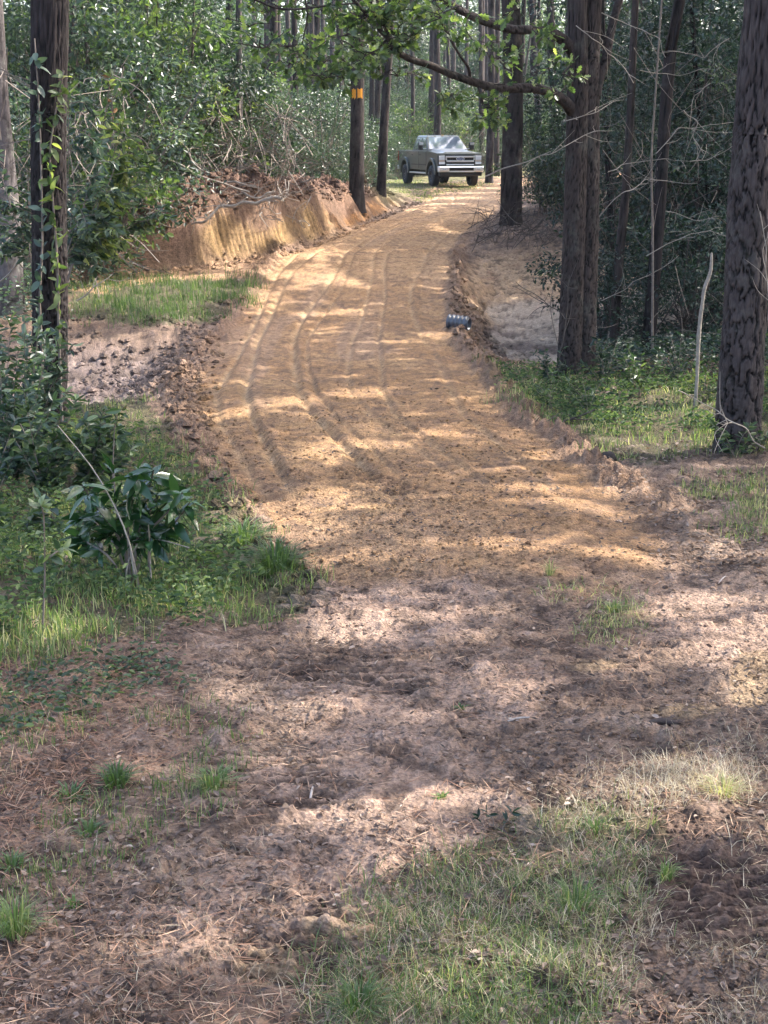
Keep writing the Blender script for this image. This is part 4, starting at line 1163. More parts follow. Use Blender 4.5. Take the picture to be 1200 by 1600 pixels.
# broad leaved growth round the trunk, half way up
for (bu, cen, n, w, h, d, lab, mt_, l_) in [(90, (165, 420), 5, 50, 320, 15.6, 'broad leaved sapling spreading to the right from behind the dark vine tree', M_leaf_yel, .13), (88, (125, 430), 4, 35, 300, 15.2, 'cool green sapling hugging the right side of the dark vine tree', M_leaf_cool, .11),
        (60, (15, 420), 3, 40, 200, 16.2, 'leafy sapling spreading to the left from behind the dark vine tree', M_leaf_cool, .11), (94, (185, 415), 4, 40, 180, 16.4, 'glossy leaved sapling hanging over the left end of the clay cut', M_leaf_mid, .12)]:
    st = []
    for q in range(n):
        e = (cen[0] + rng.uniform(-w, w), cen[1] - h * rng.uniform(.3, 1)); kx = (bu + cen[0]) / 2
        st.append([(bu, 650), (bu + 2, 500), (bu + (cen[0] - bu) * .25, cen[1] - 10), ((kx + e[0]) / 2, (cen[1] + e[1]) / 2 - 10), e])
    for q in list(st):     # side shoots
        for k in range(7):
            t = rng.uniform(.0, 1); x0 = q[2][0] + (q[4][0] - q[2][0]) * t; y0 = q[2][1] + (q[4][1] - q[2][1]) * t
            sd_ = (1 if cen[0] > bu else -1) * rng.uniform(20, 70)
            st.append([(x0, y0), (x0 + sd_ * .5, y0 - rng.uniform(0, 18)), (x0 + sd_, y0 - rng.uniform(-22, 30))])
    plant((bu, 650), d, st[:n], lab, mt_, l_, nl=(20, 30), start=.55, tint=(.6, .28), asp=.42, thick=.009, spread=2.0, extra=st[n:])
plant((166, 420), 17.0, [[(172, 260), (176, 190), (174, 120)], [(170, 330), (180, 200), (188, 195)]], 'withered brown leaves hanging in the sapling right of the vine tree', M_leaf_brown, .12, name='dead_leaf_cluster', cat='dead leaves', nl=4, start=.5)
# vine on the dark trunk
for (pts, lab, n, mt_) in [([(62, 640), (66, 560), (62, 470), (66, 380), (64, 250), (60, 150), (54, 60)], 'leafy vine climbing the shaded face of the dark trunk', 70, M_leaf_cool), ([(96, 650), (92, 520), (90, 420), (84, 330), (78, 240), (90, 160), (100, 110)], 'woody vine with bright leaves climbing the right side of the dark trunk', 95, M_leaf_yel)]:
    d = 13.95
    x, y = at(*pts[0], d)[:2]; O = np.array([x, y, h1(x, y)])
    o = thing('vine', lab, 'vine', tuple(O))
    P = np.array([at(u, v, d) for u, v in pts]); P[0, 2] = O[2] - .05
    m = MB(); tube(m, P - O, np.linspace(.014, .006, len(P)), seg=6, cap=False); m.obj('stem', M_twig, o, smooth=True)
    t = rng.uniform(.1, 1, n); C = np.stack([np.interp(t, np.linspace(0, 1, len(P)), P[:, i]) for i in range(3)], 1) - O
    D = rand_dirs(n) + np.array([0, -.5, -.1]); sz = rng.uniform(.07, .14, n)
    leaf_objects(o, C, D, rand_dirs(n, .8) + np.array([0, -.4, 0]), sz, mt_, .45, .6)

# right verge plants
for (u, v, n, w, h, lab, mt_, l_) in [(860, 600, 8, 30, 60, 'leafy weed left of the foot of the twin oak', M_leaf_dark, .08), (945, 600, 10, 36, 70, 'leafy weed right of the foot of the twin oak', M_leaf_dark, .09), (1000, 620, 9, 40, 80, 'leafy bush in the right verge between oak and pine', M_leaf_mid, .09),
        (1060, 600, 9, 40, 90, 'shaded bush behind the sunlit right verge', M_leaf_dark, .09), (1150, 712, 8, 60, 50, 'low weeds at the foot of the big right pine', M_leaf_mid, .09), (860, 640, 7, 30, 60, 'small weed on the edge of the right verge', M_leaf_mid, .07),
        (1100, 630, 8, 40, 60, 'sunlit weed left of the big right pine', M_leaf_yel, .09), (920, 650, 8, 40, 60, 'small leafy weed in front of the twin oak', M_leaf_mid, .08)]:
    d = hit(u, v)[1]
    plant((u, v), d, fan(u, v, n, w, h), lab, mt_, l_, name='weed', cat='weed', nl=(12, 18), start=.25, tint=(.5, .25), thick=.004)
plant((856, 566), 19.5, [[(875, 560), (884, 500), (882, 440), (888, 420)], [(872, 540), (860, 480), (868, 430), (850, 425)], [(882, 430), (860, 432), (846, 420)]], 'small leafy shoot hanging on thin stems left of the twin oak', M_leaf_dark, .11, name='sapling', nl=8, start=.65)
# snag
xs, ys_ = at(1087, 625, 15.8)[:2]; zs_ = h1(xs, ys_)
o = thing('snag', 'bare pale crooked dead stem standing left of the big right pine', 'dead tree', (xs, ys_, zs_)); O = np.array([xs, ys_, zs_])
P = np.array([at(u, v, 15.8) for u, v in ((1086, 640), (1089, 590), (1092, 520), (1098, 470), (1101, 450), (1110, 425), (1112, 395))]); P[0, 2] = zs_ - .1
m = MB(); tube(m, P - O, [.021, .017, .022, .017, .020, .018, .011], seg=12, bark=.006, sub=120, plate=.05); m.obj('stem', M_dead, o, smooth=True)

# dead branches: each a thing with its fork
def dead_branch(paths, d, label, mat=M_dead, rad=.012, group=None, name='dead_branch'):
    A = at(*paths[0][0], d)
    o = thing(name, label, 'branch', tuple(A), group)
    for k, pth in enumerate(paths):
        m = MB()
        P = np.array([at(u, v, d + rng.uniform(-.15, .15)) for u, v in pth]); P[0] = at(*pth[0], d)
        Q = [P[0]]
        for i_ in range(len(P) - 1):      # kinks
            sg = np.linalg.norm(P[i_ + 1] - P[i_])
            for t_ in (.36, .7): Q.append(P[i_] + (P[i_ + 1] - P[i_]) * t_ + rng.normal(0, .035 * sg, 3))
            Q.append(P[i_ + 1])
        P = np.array(Q)
        if rad < .02:
            for q_ in range(2 + len(pth)):
                i_ = int(rng.integers(1, len(P) - 1)); L_ = rng.uniform(.12, .4)
                dv = unit(P[i_ + 1] - P[i_]) * .8 + rand_dirs(1)[0] * .9
                mm_ = MB(); tube(mm_, np.array([P[i_], P[i_] + dv * L_ * .5 + rng.normal(0, .02, 3), P[i_] + dv * L_ + rng.normal(0, .04, 3)]) - A, [rad * .5, rad * .4, rad * .2], seg=4, cap=False)
                mm_.obj('side_twig', mat, o, smooth=True)
        tube(m, P - A, np.linspace(rad, rad * .5, len(P)) * (1 if k == 0 else .6), seg=6, cap=False)
        m.obj('limb', mat, o, smooth=True)
    return o
dead_branch([[(400, 292), (350, 285), (310, 262), (280, 220), (250, 188)], [(282, 228), (280, 205), (262, 190), (248, 182)], [(350, 285), (325, 270), (300, 262)]], 35.5, 'long pale forked branch leaning over the dark hollow', rad=.03)
dead_branch([[(390, 300), (340, 284), (290, 262), (262, 248)]], 34.8, 'pale branch lying low across the dark hollow', rad=.028)
dead_branch([[(440, 310), (400, 318), (345, 322), (322, 345), (300, 350)]], 33.5, 'weathered log lying on the spoil of the left bank', rad=.05)
dead_branch([[(430, 300), (400, 310), (370, 300), (350, 306)]], 35.5, 'root end sticking out of the spoil heap', rad=.04)
dead_branch([[(372, 290), (372, 262), (378, 240), (372, 225)], [(378, 262), (392, 250), (400, 232)]], 37.5, 'upright forked stick behind the spoil heap', rad=.02)
dead_branch([[(318, 290), (320, 250), (326, 225)], [(320, 262), (310, 240), (306, 225)]], 37.0, 'short broken stick standing in the dark hollow', rad=.022)
dead_branch([[(455, 300), (470, 285), (492, 276)], [(470, 285), (476, 272), (470, 264)]], 39.5, 'twisted root on top of the left spoil heap', rad=.035)
dead_branch([[(60, 420), (90, 395), (110, 372)], [(0, 440), (30, 410), (52, 396)]], 16.5, 'diagonal stick beside the dark vine tree', rad=.016)
dead_branch([[(120, 470), (160, 440), (176, 428)]], 18.5, 'thin bent twig right of the dark vine tree', rad=.010)
dead_branch([[(810, 690), (848, 664), (890, 655), (930, 640)]], 14.8, 'fallen dark branch lying across the right verge', mat=M_twig_dark, rad=.014)
dead_branch([[(1195, 700), (1150, 662), (1118, 640), (1060, 610)], [(1150, 662), (1130, 660)]], 12.7, 'thin pale branch crossing in front of the big right pine', rad=.007)
dead_branch([[(1200, 500), (1196, 420), (1188, 330)]], 12.9, 'thin pale twig at the right side of the big pine', rad=.006)
dead_branch([[(872, 560), (884, 500), (890, 430)], [(884, 500), (850, 470), (806, 440)]], 18.7, 'thin bent stick leaning on the twin oak', mat=M_twig_dark, rad=.01)
R_TW = [([(930, 345), (975, 300), (1010, 280), (1050, 284), (1090, 286)], 19.5, 'long thin branch crossing the middle of the right woods'), ([(950, 268), (985, 255), (1040, 248), (1078, 252)], 20.5, 'pale level twig in front of the dark slanting trunk'),
        ([(1078, 252), (1105, 250), (1140, 232)], 19.8, 'pale twig reaching toward the big right pine'), ([(1010, 400), (1050, 378), (1090, 364), (1145, 368)], 19.0, 'curved bare branch above the snag'),
        ([(1025, 240), (1060, 200), (1110, 195), (1160, 190)], 21.0, 'thin grey twig high in the right woods'), ([(880, 190), (930, 176), (975, 156)], 18.4, 'thin twig crossing the twin oak trunks'),
        ([(820, 260), (880, 230), (930, 205), (960, 204)], 18.3, 'fine twig sloping up across the twin oak'), ([(1068, 172), (1090, 190), (1083, 215), (1100, 240)], 20, 'broken white tipped twig in the right woods'),
        ([(1110, 130), (1085, 150), (1078, 190)], 20, 'short white tipped twig beside the broken one'), ([(900, 40), (925, 60), (960, 90), (990, 130)], 18.2, 'arched twig right of the twin oak'),
        ([(1040, 330), (1090, 345), (1130, 338)], 21.5, 'low grey twig in the right woods'), ([(758, 276), (790, 262), (830, 250), (870, 232)], 36, 'thin fallen branch in front of the stout bank tree'),
        ([(940, 20), (985, 40), (1030, 60), (1040, 90)], 18.8, 'thin arched twig at the top of the right woods'), ([(1000, 110), (1060, 118), (1110, 108)], 21, 'fine grey twig near the top right'),
        ([(1140, 60), (1100, 90), (1060, 80)], 21, 'thin twig left of the big pine near the top'), ([(940, 470), (990, 440), (1060, 400)], 21, 'low sloping twig behind the slanting trunk'), ([(700, 300), (735, 292), (790, 270)], 60, 'thin twig by the truck bumper')]
for p, d, lab in R_TW[:-1]:
    dead_branch([p], d, lab, rad=.0065 if d < 30 else .02)
# tangle of dead twigs under the right woods and in the left hollow, past counting
def tangle(n, ur, vr, dr, rad, mat, lab, L=(.4, 1.3)):
    m = MB()
    for k in range(n):
        d = rng.uniform(*dr); p = at(rng.uniform(*ur), rng.uniform(*vr), d)
        g = h1(p[0], p[1])
        if p[2] < g + .05: p[2] = g + rng.uniform(.05, .8)
        v = rand_dirs(1)[0] * rng.uniform(*L)
        tube(m, [p - v / 2, p + rng.normal(0, .08, 3), p + v / 2], [rad, rad * .8, rad * .5], seg=3, cap=False)
    o = m.obj('twig_tangle', mat); o['kind'] = 'stuff'; tag(o, lab, 'twigs')
tangle(170, (920, 1190), (80, 560), (20, 30), .005, M_twig, 'tangle of fine grey dead twigs through the shaded right woods')
tangle(260, (230, 470), (170, 300), (35.5, 40), .012, M_twig, 'tangle of dead twigs in the hollow behind the left bank', (.6, 1.8))
tangle(120, (230, 480), (285, 350), (32, 37), .012, M_dead, 'broken roots and sticks mixed into the spoil on the left bank', (.2, .7))
tangle(120, (740, 860), (330, 380), (33, 38), .009, M_twig_dark, 'dead twigs heaped on top of the right bank', (.3, .9))
tangle(160, (0, 220), (120, 420), (18, 30), .008, M_twig, 'fine twigs through the sunlit left thicket', (.5, 1.4))

# ------------------------------------------------------------------ culvert pipe end
_, py_ = hit(717, 512)
px_, _, pz = at(717, 507, py_ - .22)
o = thing('culvert_pipe', 'corrugated black plastic pipe end poking out of the road fill on the right', 'pipe', (px_, py_, pz))
prof = []
for k in range(5):
    x0 = -.14 + k * .058
    prof += [(x0, .088), (x0 + .008, .108), (x0 + .032, .108), (x0 + .040, .088)]
prof += [(.155, .088), (.155, .078), (-.14, .078)]
seg = 28
V = []; 
for (a, r_) in prof:
    for s in range(seg):
        t = s / seg * 2 * math.pi
        V.append((a, math.cos(t) * r_, math.sin(t) * r_))
n = len(prof)
F = np.array([[i * seg + s, i * seg + (s + 1) % seg, (i + 1) * seg + (s + 1) % seg, (i + 1) * seg + s] for i in range(n - 1) for s in range(seg)])
pm = link('pipe_wall', np_mesh('pipe_wall', np.array(V), [F], plain('black_plastic', (.05, .058, .08), .3, spec=.7, coat=.3), True), o)
o.rotation_euler = (0, .06, -.42); o.scale = (1.25, 1.15, 1.15)

# ------------------------------------------------------------------ ground cover
def scatter_px(n, poly, jit=25, vmin=None):
    us = [p[0] for p in poly]; vs_ = [p[1] for p in poly]
    U, W = [], []
    while sum(map(len, U)) < n:
        u = rng.uniform(max(min(us), -180), min(max(us), 1380), n * 2); v = rng.uniform(min(vs_), max(vs_), n * 2)
        k = in_poly(u + rng.normal(0, jit, len(u)), v + rng.normal(0, jit * .4, len(u)), poly)
        k &= ~(((ell(u, v, 1120, 1402, 100, 78) < 1) | (ell(u, v, 520, 1455, 66, 30) < 1)) & (rng.uniform(0, 1, len(u)) < .88))
        U.append(u[k]); W.append(v[k])
        if not k.any(): break
    u = np.concatenate(U)[:n]; v = np.concatenate(W)[:n]
    x, y = G(u, v)
    return x, y
def ground_z(x, y): return surf(x, y, True)[0]
def grass(name, label, n, poly, h, w, tint, mat, jit=25, clump=0.0, flat=.35, thin=0.3, seed=0, group_n=7):
    m = max(n // group_n, 1)
    x, y = scatter_px(m, poly, jit)
    dens = fbm(x, y, 2.2, 3, 400 + seed)
    k = dens > thin - .5
    x, y = x[k], y[k]
    cs = rng.uniform(.6, 1.25, len(x)); ct = rng.normal(0, .1, len(x))
    x = np.repeat(x, group_n); y = np.repeat(y, group_n); cs = np.repeat(cs, group_n); ct = np.repeat(ct, group_n)
    n = len(x)
    sp = .035 * (1 + y * .04)
    x = x + rng.normal(0, 1, n) * sp; y = y + rng.normal(0, 1, n) * sp
    z = ground_z(x, y)
    hh = h * cs * rng.uniform(.5, 1.2, n)
    ww = w * rng.uniform(.7, 1.3, n) * (1 + y * .035)
    a = rng.uniform(0, 6.28, n); ln = np.abs(rng.normal(flat, .3, n))
    d = np.stack([np.cos(a), np.sin(a)], 1)
    s = np.stack([-np.sin(a), np.cos(a)], 1)
    fa = rng.uniform(0, 6.28, n); s = np.stack([np.cos(fa), np.sin(fa)], 1)
    up = np.sqrt(np.clip(1 - np.minimum(ln, .95) ** 2, .08, 1))
    B = np.stack([x, y, z - .01], 1)
    def pt(t, bend, wd, sg):
        return np.stack([B[:, 0] + d[:, 0] * hh * ln * bend + s[:, 0] * ww * wd * sg, B[:, 1] + d[:, 1] * hh * ln * bend + s[:, 1] * ww * wd * sg, B[:, 2] + hh * up * t], 1)
    V = np.stack([pt(0, 0, .5, -1), pt(0, 0, .5, 1), pt(.6, .38, .42, 1), pt(.6, .38, .42, -1), pt(.92 , 1.0, 0, 1)], 1)
    k5 = np.arange(n)[:, None] * 5
    mb = MB(); T = np.clip(rng.normal(tint[0], tint[1], n) + ct, 0, 1)
    mb.add(V.reshape(-1, 3), k5 + np.array([[0, 1, 2, 3]]), np.repeat(T, 5)); mb.F.append(k5 + np.array([[3, 2, 4]]))
    o = mb.obj(name, mat); o['kind'] = 'stuff'; tag(o, label, 'grass')
    return o
grass('grass', 'lush green grass on the left verge of the road', 24000, P_GRASSL, .13, .0045, (.50, .19), M_grass, 28, thin=.40)
grass('grass', 'dark rank grass on the low rise left of the road', 6500, P_MOUND, .24, .005, (.30, .16), M_grass, 16, thin=.42, seed=1)
grass('grass', 'green grass on the right verge below the oak and pine', 8500, P_GRASSR, .12, .0045, (.52, .24), M_grass, 20, thin=.42, seed=2)
grass('grass', 'mixed green grass in the foreground right of centre', 9000, P_FG, .10, .0022, (.55, .22), M_grass, 30, thin=.42, seed=3, flat=.75)
grass('grass', 'sparse green grass at the lower left', 4500, [(-100, 1050), (250, 1060), (400, 1140), (390, 1230), (220, 1330), (-100, 1500)], .075, .003, (.42, .2), M_grass, 30, thin=.5, seed=4)
grass('grass', 'greyish grass patch in the middle right of the track', 1700, [(840, 930), (960, 920), (1010, 980), (930, 1010), (850, 980)], .08, .003, (.55, .2), M_grass, 30, thin=.5, seed=5, flat=.7)
grass('grass', 'short grass where the truck is parked', 6000, [(596, 283), (640, 282), (770, 287), (740, 299), (690, 304), (655, 318), (620, 300)], .07, .006, (.6, .12), M_grass, 4, thin=.1, seed=6)
grass('grass', 'grass at the right edge beyond the big pine', 3000, [(1060, 760), (1200, 740), (1300, 740), (1300, 840), (1180, 850)], .09, .004, (.5, .2), M_grass, 20, thin=.4, seed=7)
grass('straw', 'flattened dry straw in the foreground right of centre', 16000, [(400, 1640), (560, 1480), (760, 1330), (1000, 1180), (1260, 1130), (1300, 1640)], .085, .0020, (.5, .25), M_straw, 50, flat=.92, thin=.36, seed=8)
grass('straw', 'bleached straw clump at the middle right of the foreground', 1500, [(960, 1210), (1150, 1190), (1180, 1240), (1000, 1260)], .10, .0022, (.8, .15), M_straw, 20, flat=.8, thin=.1, seed=9)
grass('straw', 'dry straw scattered on the brown ground at the lower left', 6000, [(-100, 1000), (350, 1000), (450, 1640), (-100, 1640)], .065, .0018, (.4, .25), M_straw, 50, flat=.95, thin=.45, seed=10)

def flat_bits(name, label, n, poly, ln, wd, mat, tint, jit=40, shape=4, lift=.012, tilt=2.2, thin=.0, seed=0, cat='litter', scale_d=.04):
    x, y = scatter_px(n, poly, jit)
    k = fbm(x, y, 1.8, 3, 500 + seed) > thin - .5
    x, y = x[k], y[k]; n = len(x)
    z = ground_z(x, y) + lift * rng.uniform(.3, 1.3, n)
    a = rng.uniform(0, 6.28, n)
    D = np.stack([np.cos(a), np.sin(a), rng.normal(0, .22, n)], 1)
    N = rand_dirs(n, tilt)
    s = rng.uniform(.5, 1.3, n) * (1 + y * scale_d)
    mb = MB(); leaves(mb, np.stack([x, y, z], 1), D, N, ln * s, wd * s * rng.uniform(.7, 1.3, n), np.clip(rng.normal(tint[0], tint[1], n), 0, 1), shape=shape, fold=.15)
    o = mb.obj(name, mat); o['kind'] = 'stuff'; tag(o, label, cat)
FG_ALL = [(-120, 960), (400, 960), (520, 930), (1080, 900), (1320, 780), (1320, 1660), (-120, 1660)]
flat_bits('pine_needles', 'fallen reddish pine needles strewn over the brown foreground', 14000, FG_ALL, .075, .0022, M_needle, (.5, .25), thin=.35)
flat_bits('pine_needles', 'thick fallen pine needles at the lower left', 5000, [(-120, 1020), (260, 1020), (330, 1120), (200, 1250), (-120, 1380)], .085, .0024, M_needle, (.5, .2), thin=.2, seed=1)
flat_bits('leaf_litter', 'small dead leaf scraps over the brown foreground', 11000, FG_ALL, .024, .011, M_litter, (.42, .25), thin=.3, seed=2, shape=6)
flat_bits('leaf_litter', 'dead leaves and needles under the right hand pine', 5000, [(930, 700), (1320, 690), (1320, 900), (1100, 900), (1000, 800)], .035, .014, M_litter, (.4, .25), thin=.3, seed=3)
flat_bits('leaf_litter', 'dead leaves on the shaded floor of the right woods', 4000, [(900, 520), (1300, 480), (1300, 620), (940, 620)], .06, .03, M_litter, (.3, .2), thin=.2, seed=4)
flat_bits('leaf_litter', 'dark chips of bark and rotten twig over the foreground', 7000, FG_ALL, .030, .006, M_litter, (.08, .12), thin=.4, seed=6)
flat_bits('leaf_litter', 'dark chips of bark and twig scattered on the clay road', 2600, [(330, 640), (760, 600), (1060, 880), (520, 920)], .028, .010, M_litter, (.12, .15), thin=.45, seed=5)
def weeds(name, label, n, poly, l_, mat, tint, hmax, jit, seed, thin=.2):
    m = n // 6
    x, y = scatter_px(m, poly, jit); k = fbm(x, y, 1.5, 3, 600 + seed) > thin - .5
    x, y = x[k], y[k]
    x = np.repeat(x, 6); y = np.repeat(y, 6); n = len(x)
    x = x + rng.normal(0, .05, n); y = y + rng.normal(0, .05, n)
    z = ground_z(x, y) + rng.uniform(.01, hmax, n)
    a = rng.uniform(0, 6.28, n)
    D = np.stack([np.cos(a), np.sin(a), rng.normal(.1, .3, n)], 1)
    s = rng.uniform(.6, 1.3, n) * l_
    mb = MB(); leaves(mb, np.stack([x, y, z], 1), D, rand_dirs(n, 1.6), s, s * .5, np.clip(rng.normal(tint, .2, n), 0, 1), shape=6)
    o = mb.obj(name, mat); o['kind'] = 'stuff'; tag(o, label, 'ground cover')
weeds('ground_cover', 'leafy ground cover through the left verge grass', 12000, [(-200, 640), (200, 660), (330, 780), (400, 900), (300, 990), (120, 1010), (-200, 1030)], .045, M_leaf_low, .7, .16, 20, 1)
weeds('ground_cover', 'leafy ground cover under the right oak and pine', 9000, [(770, 570), (1120, 590), (1250, 600), (1250, 690), (900, 670), (800, 620)], .05, M_leaf_low, .6, .12, 14, 2, .3)
weeds('ground_cover', 'shaded ground cover behind the right verge', 5000, [(900, 520), (1250, 470), (1250, 610), (930, 600)], .07, M_leaf_dark, .5, .35, 14, 3, .05)
weeds('ground_cover', 'small green weeds at the lower left', 1400, [(-100, 1000), (240, 1010), (300, 1080), (120, 1120), (-100, 1200)], .035, M_leaf_mid, .6, .05, 20, 4)
weeds('ground_cover', 'low leafy growth in front of the left thicket', 4000, [(-100, 440), (230, 410), (230, 440), (120, 450), (100, 520), (-100, 520)], .09, M_leaf_cool, .6, .7, 10, 5, 0)
# crumbs of soil
def bank_points(n, lo, hi):
    i = rng.integers(2, len(BANK) - 2, n); t = rng.uniform(0, 1, n); s = rng.uniform(lo, hi, n)
    a, b = BANK[i], BANK[i + 1]; d = unit(b - a)
    p = a + (b - a) * t[:, None] + np.stack([-d[:, 1], d[:, 0]], 1) * s[:, None]
    return p[:, 0], p[:, 1]
def clods(name, label, n, poly, sz, mat, jit, seed, thin=.2):
    x, y = scatter_px(n, poly, jit) if isinstance(poly, list) else bank_points(n, *poly); k = fbm(x, y, 1.4, 3, 700 + seed) > thin - .5
    x, y = x[k], y[k]; n = len(x)
    s = sz * np.clip(np.exp(rng.normal(-.1, .5, n)), .3, 2.0); z = ground_z(x, y) + s * .15
    base = np.array([[1, 0, 0], [.3, .95, 0], [-.8, .6, 0], [-.8, -.6, 0], [.3, -.95, 0], [.5, .3, .75], [-.5, .25, .8], [0, -.5, .7], [0, 0, -.5]])
    F = np.array([[0, 1, 5], [1, 2, 6], [1, 6, 5], [2, 3, 6], [3, 4, 7], [3, 7, 6], [4, 0, 7], [0, 5, 7], [5, 6, 7], [0, 8, 1], [1, 8, 2], [2, 8, 3], [3, 8, 4], [4, 8, 0]])
    V = base[None] * (1 + rng.normal(0, .22, (n, 9, 3)))
    a = rng.uniform(0, 6.28, n); c, s_ = np.cos(a)[:, None], np.sin(a)[:, None]
    V = np.stack([V[..., 0] * c - V[..., 1] * s_, V[..., 0] * s_ + V[..., 1] * c, V[..., 2] * .8], -1) * s[:, None, None] + np.stack([x, y, z], 1)[:, None]
    M = surf(x, y, True)[1]
    col = ground_colour(x, y, z, M) * rng.uniform(.6, 1.15, (n, 1))
    me = np_mesh(name, V.reshape(-1, 3), [(np.arange(n)[:, None, None] * 9 + F[None]).reshape(-1, 3)], mat, False, None, np.repeat(col, 9, 0))
    o = link(name, me); o['kind'] = 'stuff'; tag(o, label, 'soil')
clods('soil_clods', 'crumbled dark soil over the foreground track', 12000, FG_ALL, .008, M_ground, 60, 1, .3)
clods('soil_clods', 'crumbs of clay over the road surface', 4200, [(300, 620), (780, 600), (1090, 890), (500, 930)], .010, M_road, 30, 2, .35)
clods('soil_clods', 'lumps of clay along the left edge of the road', 900, [(300, 480), (370, 470), (330, 600), (330, 700), (400, 820), (470, 900), (540, 960), (480, 960), (380, 850), (290, 720), (250, 620)], .035, M_road, 14, 3, .1)
clods('soil_clods', 'lumps of earth in the ditch on the right of the road', 1100, [(705, 410), (740, 440), (780, 480), (850, 520), (860, 560), (760, 570), (715, 530), (700, 460)], .045, M_ground, 10, 4, .1)
clods('soil_clods', 'loose spoil piled on top of the left bank', 4200, (.55, 2.4), .055, M_ground, 8, 5, .0)
clods('soil_clods', 'crumbs fallen to the foot of the left bank', 900, (-.35, .15), .03, M_ground, 8, 7, .1)
clods('soil_clods', 'dark clods on the verge of the muddy strip', 700, [(120, 500), (320, 500), (330, 560), (280, 630), (200, 620), (110, 560)], .04, M_ground, 14, 6, .2)

# tufts that can be told apart
def tuft(u, v, r, n, h, label, tint=.45, w=.006, mat=None, lean=0.0):
    x, y = hit(u, v); z = h1(x, y)
    a = rng.uniform(0, 6.28, n); rr_ = rng.uniform(0, r * .35, n)
    hh = h * rng.uniform(.55, 1.1, n); out = rng.uniform(.25, 1.0, n)
    c, s = np.cos(a), np.sin(a)
    V = []
    for t, bend, wd, sg in ((0, 0, .5, -1), (0, 0, .5, 1), (.65, .35, .5, 1), (.65, .35, .5, -1), (.75, 1, 0, 1)):
        V.append(np.stack([c * rr_ + c * out * r * bend + lean * bend - s * w * wd * sg, s * rr_ + s * out * r * bend + c * w * wd * sg, hh * t * (1.25 - .6 * out) - .01 + 0 * c], 1))
    V = np.stack(V, 1).reshape(-1, 3); k5 = np.arange(n)[:, None] * 5
    mb = MB(); mb.add(V, k5 + np.array([[0, 1, 2, 3]]), np.repeat(np.clip(rng.normal(tint, .12, n), 0, 1), 5)); mb.F.append(k5 + np.array([[3, 2, 4]]))
    o = mb.obj('grass_tuft', mat or M_grass); o.location = (x, y, z); tag(o, label, 'grass tuft')
for a in [(182, 1225, .12, 90, .13, 'spiky green tuft, upper one of the pair at the lower left'), (335, 1235, .13, 100, .13, 'spiky green tuft on the left edge of the trodden path', .5), (140, 1305, .09, 50, .09, 'small bright tuft below the spiky pair'),
          (110, 1245, .12, 60, .08, 'low dark green tuft left of the spiky pair', .35), (20, 1360, .08, 40, .08, 'small tuft at the left edge above the grey clump'), (25, 1460, .13, 160, .16, 'grey green dense clump at the left edge of the foreground', .62, .003),
          (430, 900, .3, 260, .30, 'tall bright grass clump at the left road corner', .45, .008), (380, 850, .3, 160, .22, 'sunlit yellow green clump beside the left road edge', .55, .008), (115, 1420, .05, 26, .07, 'tiny tuft right of the grey green clump', .5),
          (900, 1430, .14, 120, .15, 'long grass tuft combed to the left in the foreground', .5, .003), (1040, 1385, .07, 60, .08, 'pale upright tuft beside the lug prints', .6, .003), (960, 955, .12, 70, .09, 'bright green tuft in the greyish patch', .5),
          (1130, 1240, .14, 140, .10, 'bleached straw tuft at the right of the foreground', .92, .003), (860, 900, .10, 50, .15, 'thin upright grass sprig near the end of the orange clay', .6, .003), (690, 1250, .04, 14, .05, 'tiny yellow green seedling on the pale path', .6, .012),
          (560, 1590, .12, 110, .13, 'green tuft at the bottom edge of the photo', .4, .004), (720, 1105, .05, 26, .03, 'small flat green sprout on the path', .4, .008), (930, 1300, .08, 50, .1, 'thin green sprig at the top of the foreground grass', .5, .003)]:
    tuft(*a)
plant((775, 1300), hit(775, 1300)[1], [[(775, 1300), (770, 1280), (760, 1268)], [(775, 1300), (790, 1285), (800, 1270)], [(775, 1300), (755, 1290), (748, 1276)]], 'dark little plant with pointed leaves beside the foreground grass', M_leaf_dark, .04, name='seedling', cat='plant', nl=3, start=.5, thick=.002, droop=0, spread=.2)
for u, v, w_, lab, c_ in ((1040, 1133, .07, 'dark flat chunk of bark lying on the track', (.05, .035, .03)), (810, 1136, .05, 'pale broken stick end lying on the middle of the track', (.30, .27, .25)), (487, 1240, .04, 'thin pale twig lying along the path', (.45, .38, .33)), (1128, 910, .06, 'short pale stick lying at the right of the track', (.4, .34, .3)), (950, 718, .05, 'dark clod beside the sunlit right verge', (.03, .022, .02))):
    x, y = hit(u, v); z = h1(x, y)
    m = MB()
    if 'clod' in lab:
        tube(m, [(-.06, 0, 0), (-.02, .01, .045), (.03, 0, .04), (.07, .01, 0)], [.02, .05, .045, .015], seg=8, bark=.01, sub=12, plate=.03)
    elif 'chunk' in lab:
        tube(m, [(-w_, 0, .008), (-w_ * .3, .01, .016), (w_ * .5, 0, .012), (w_, .01, .012)], [.012, .016, .014, .008], seg=7, bark=.004, sub=14, plate=.02)
    else:
        a = {487: 1.5, 1128: .9}.get(u, .25)
        tube(m, [(-w_ * math.cos(a), -w_ * math.sin(a) * 1.5, .008), (0, 0, .016), (w_ * math.cos(a), w_ * math.sin(a) * 1.5, .012)], [.005, .005, .003], seg=6, sub=8)
    o = m.obj('bark_chunk' if 'chunk' in lab else 'clod' if 'clod' in lab else 'stick', plain('bit', c_, .9, noise=.3, scale=40), None, True)
    o.location = (x, y, z); tag(o, lab, 'bark' if 'chunk' in lab else 'clod' if 'clod' in lab else 'stick')

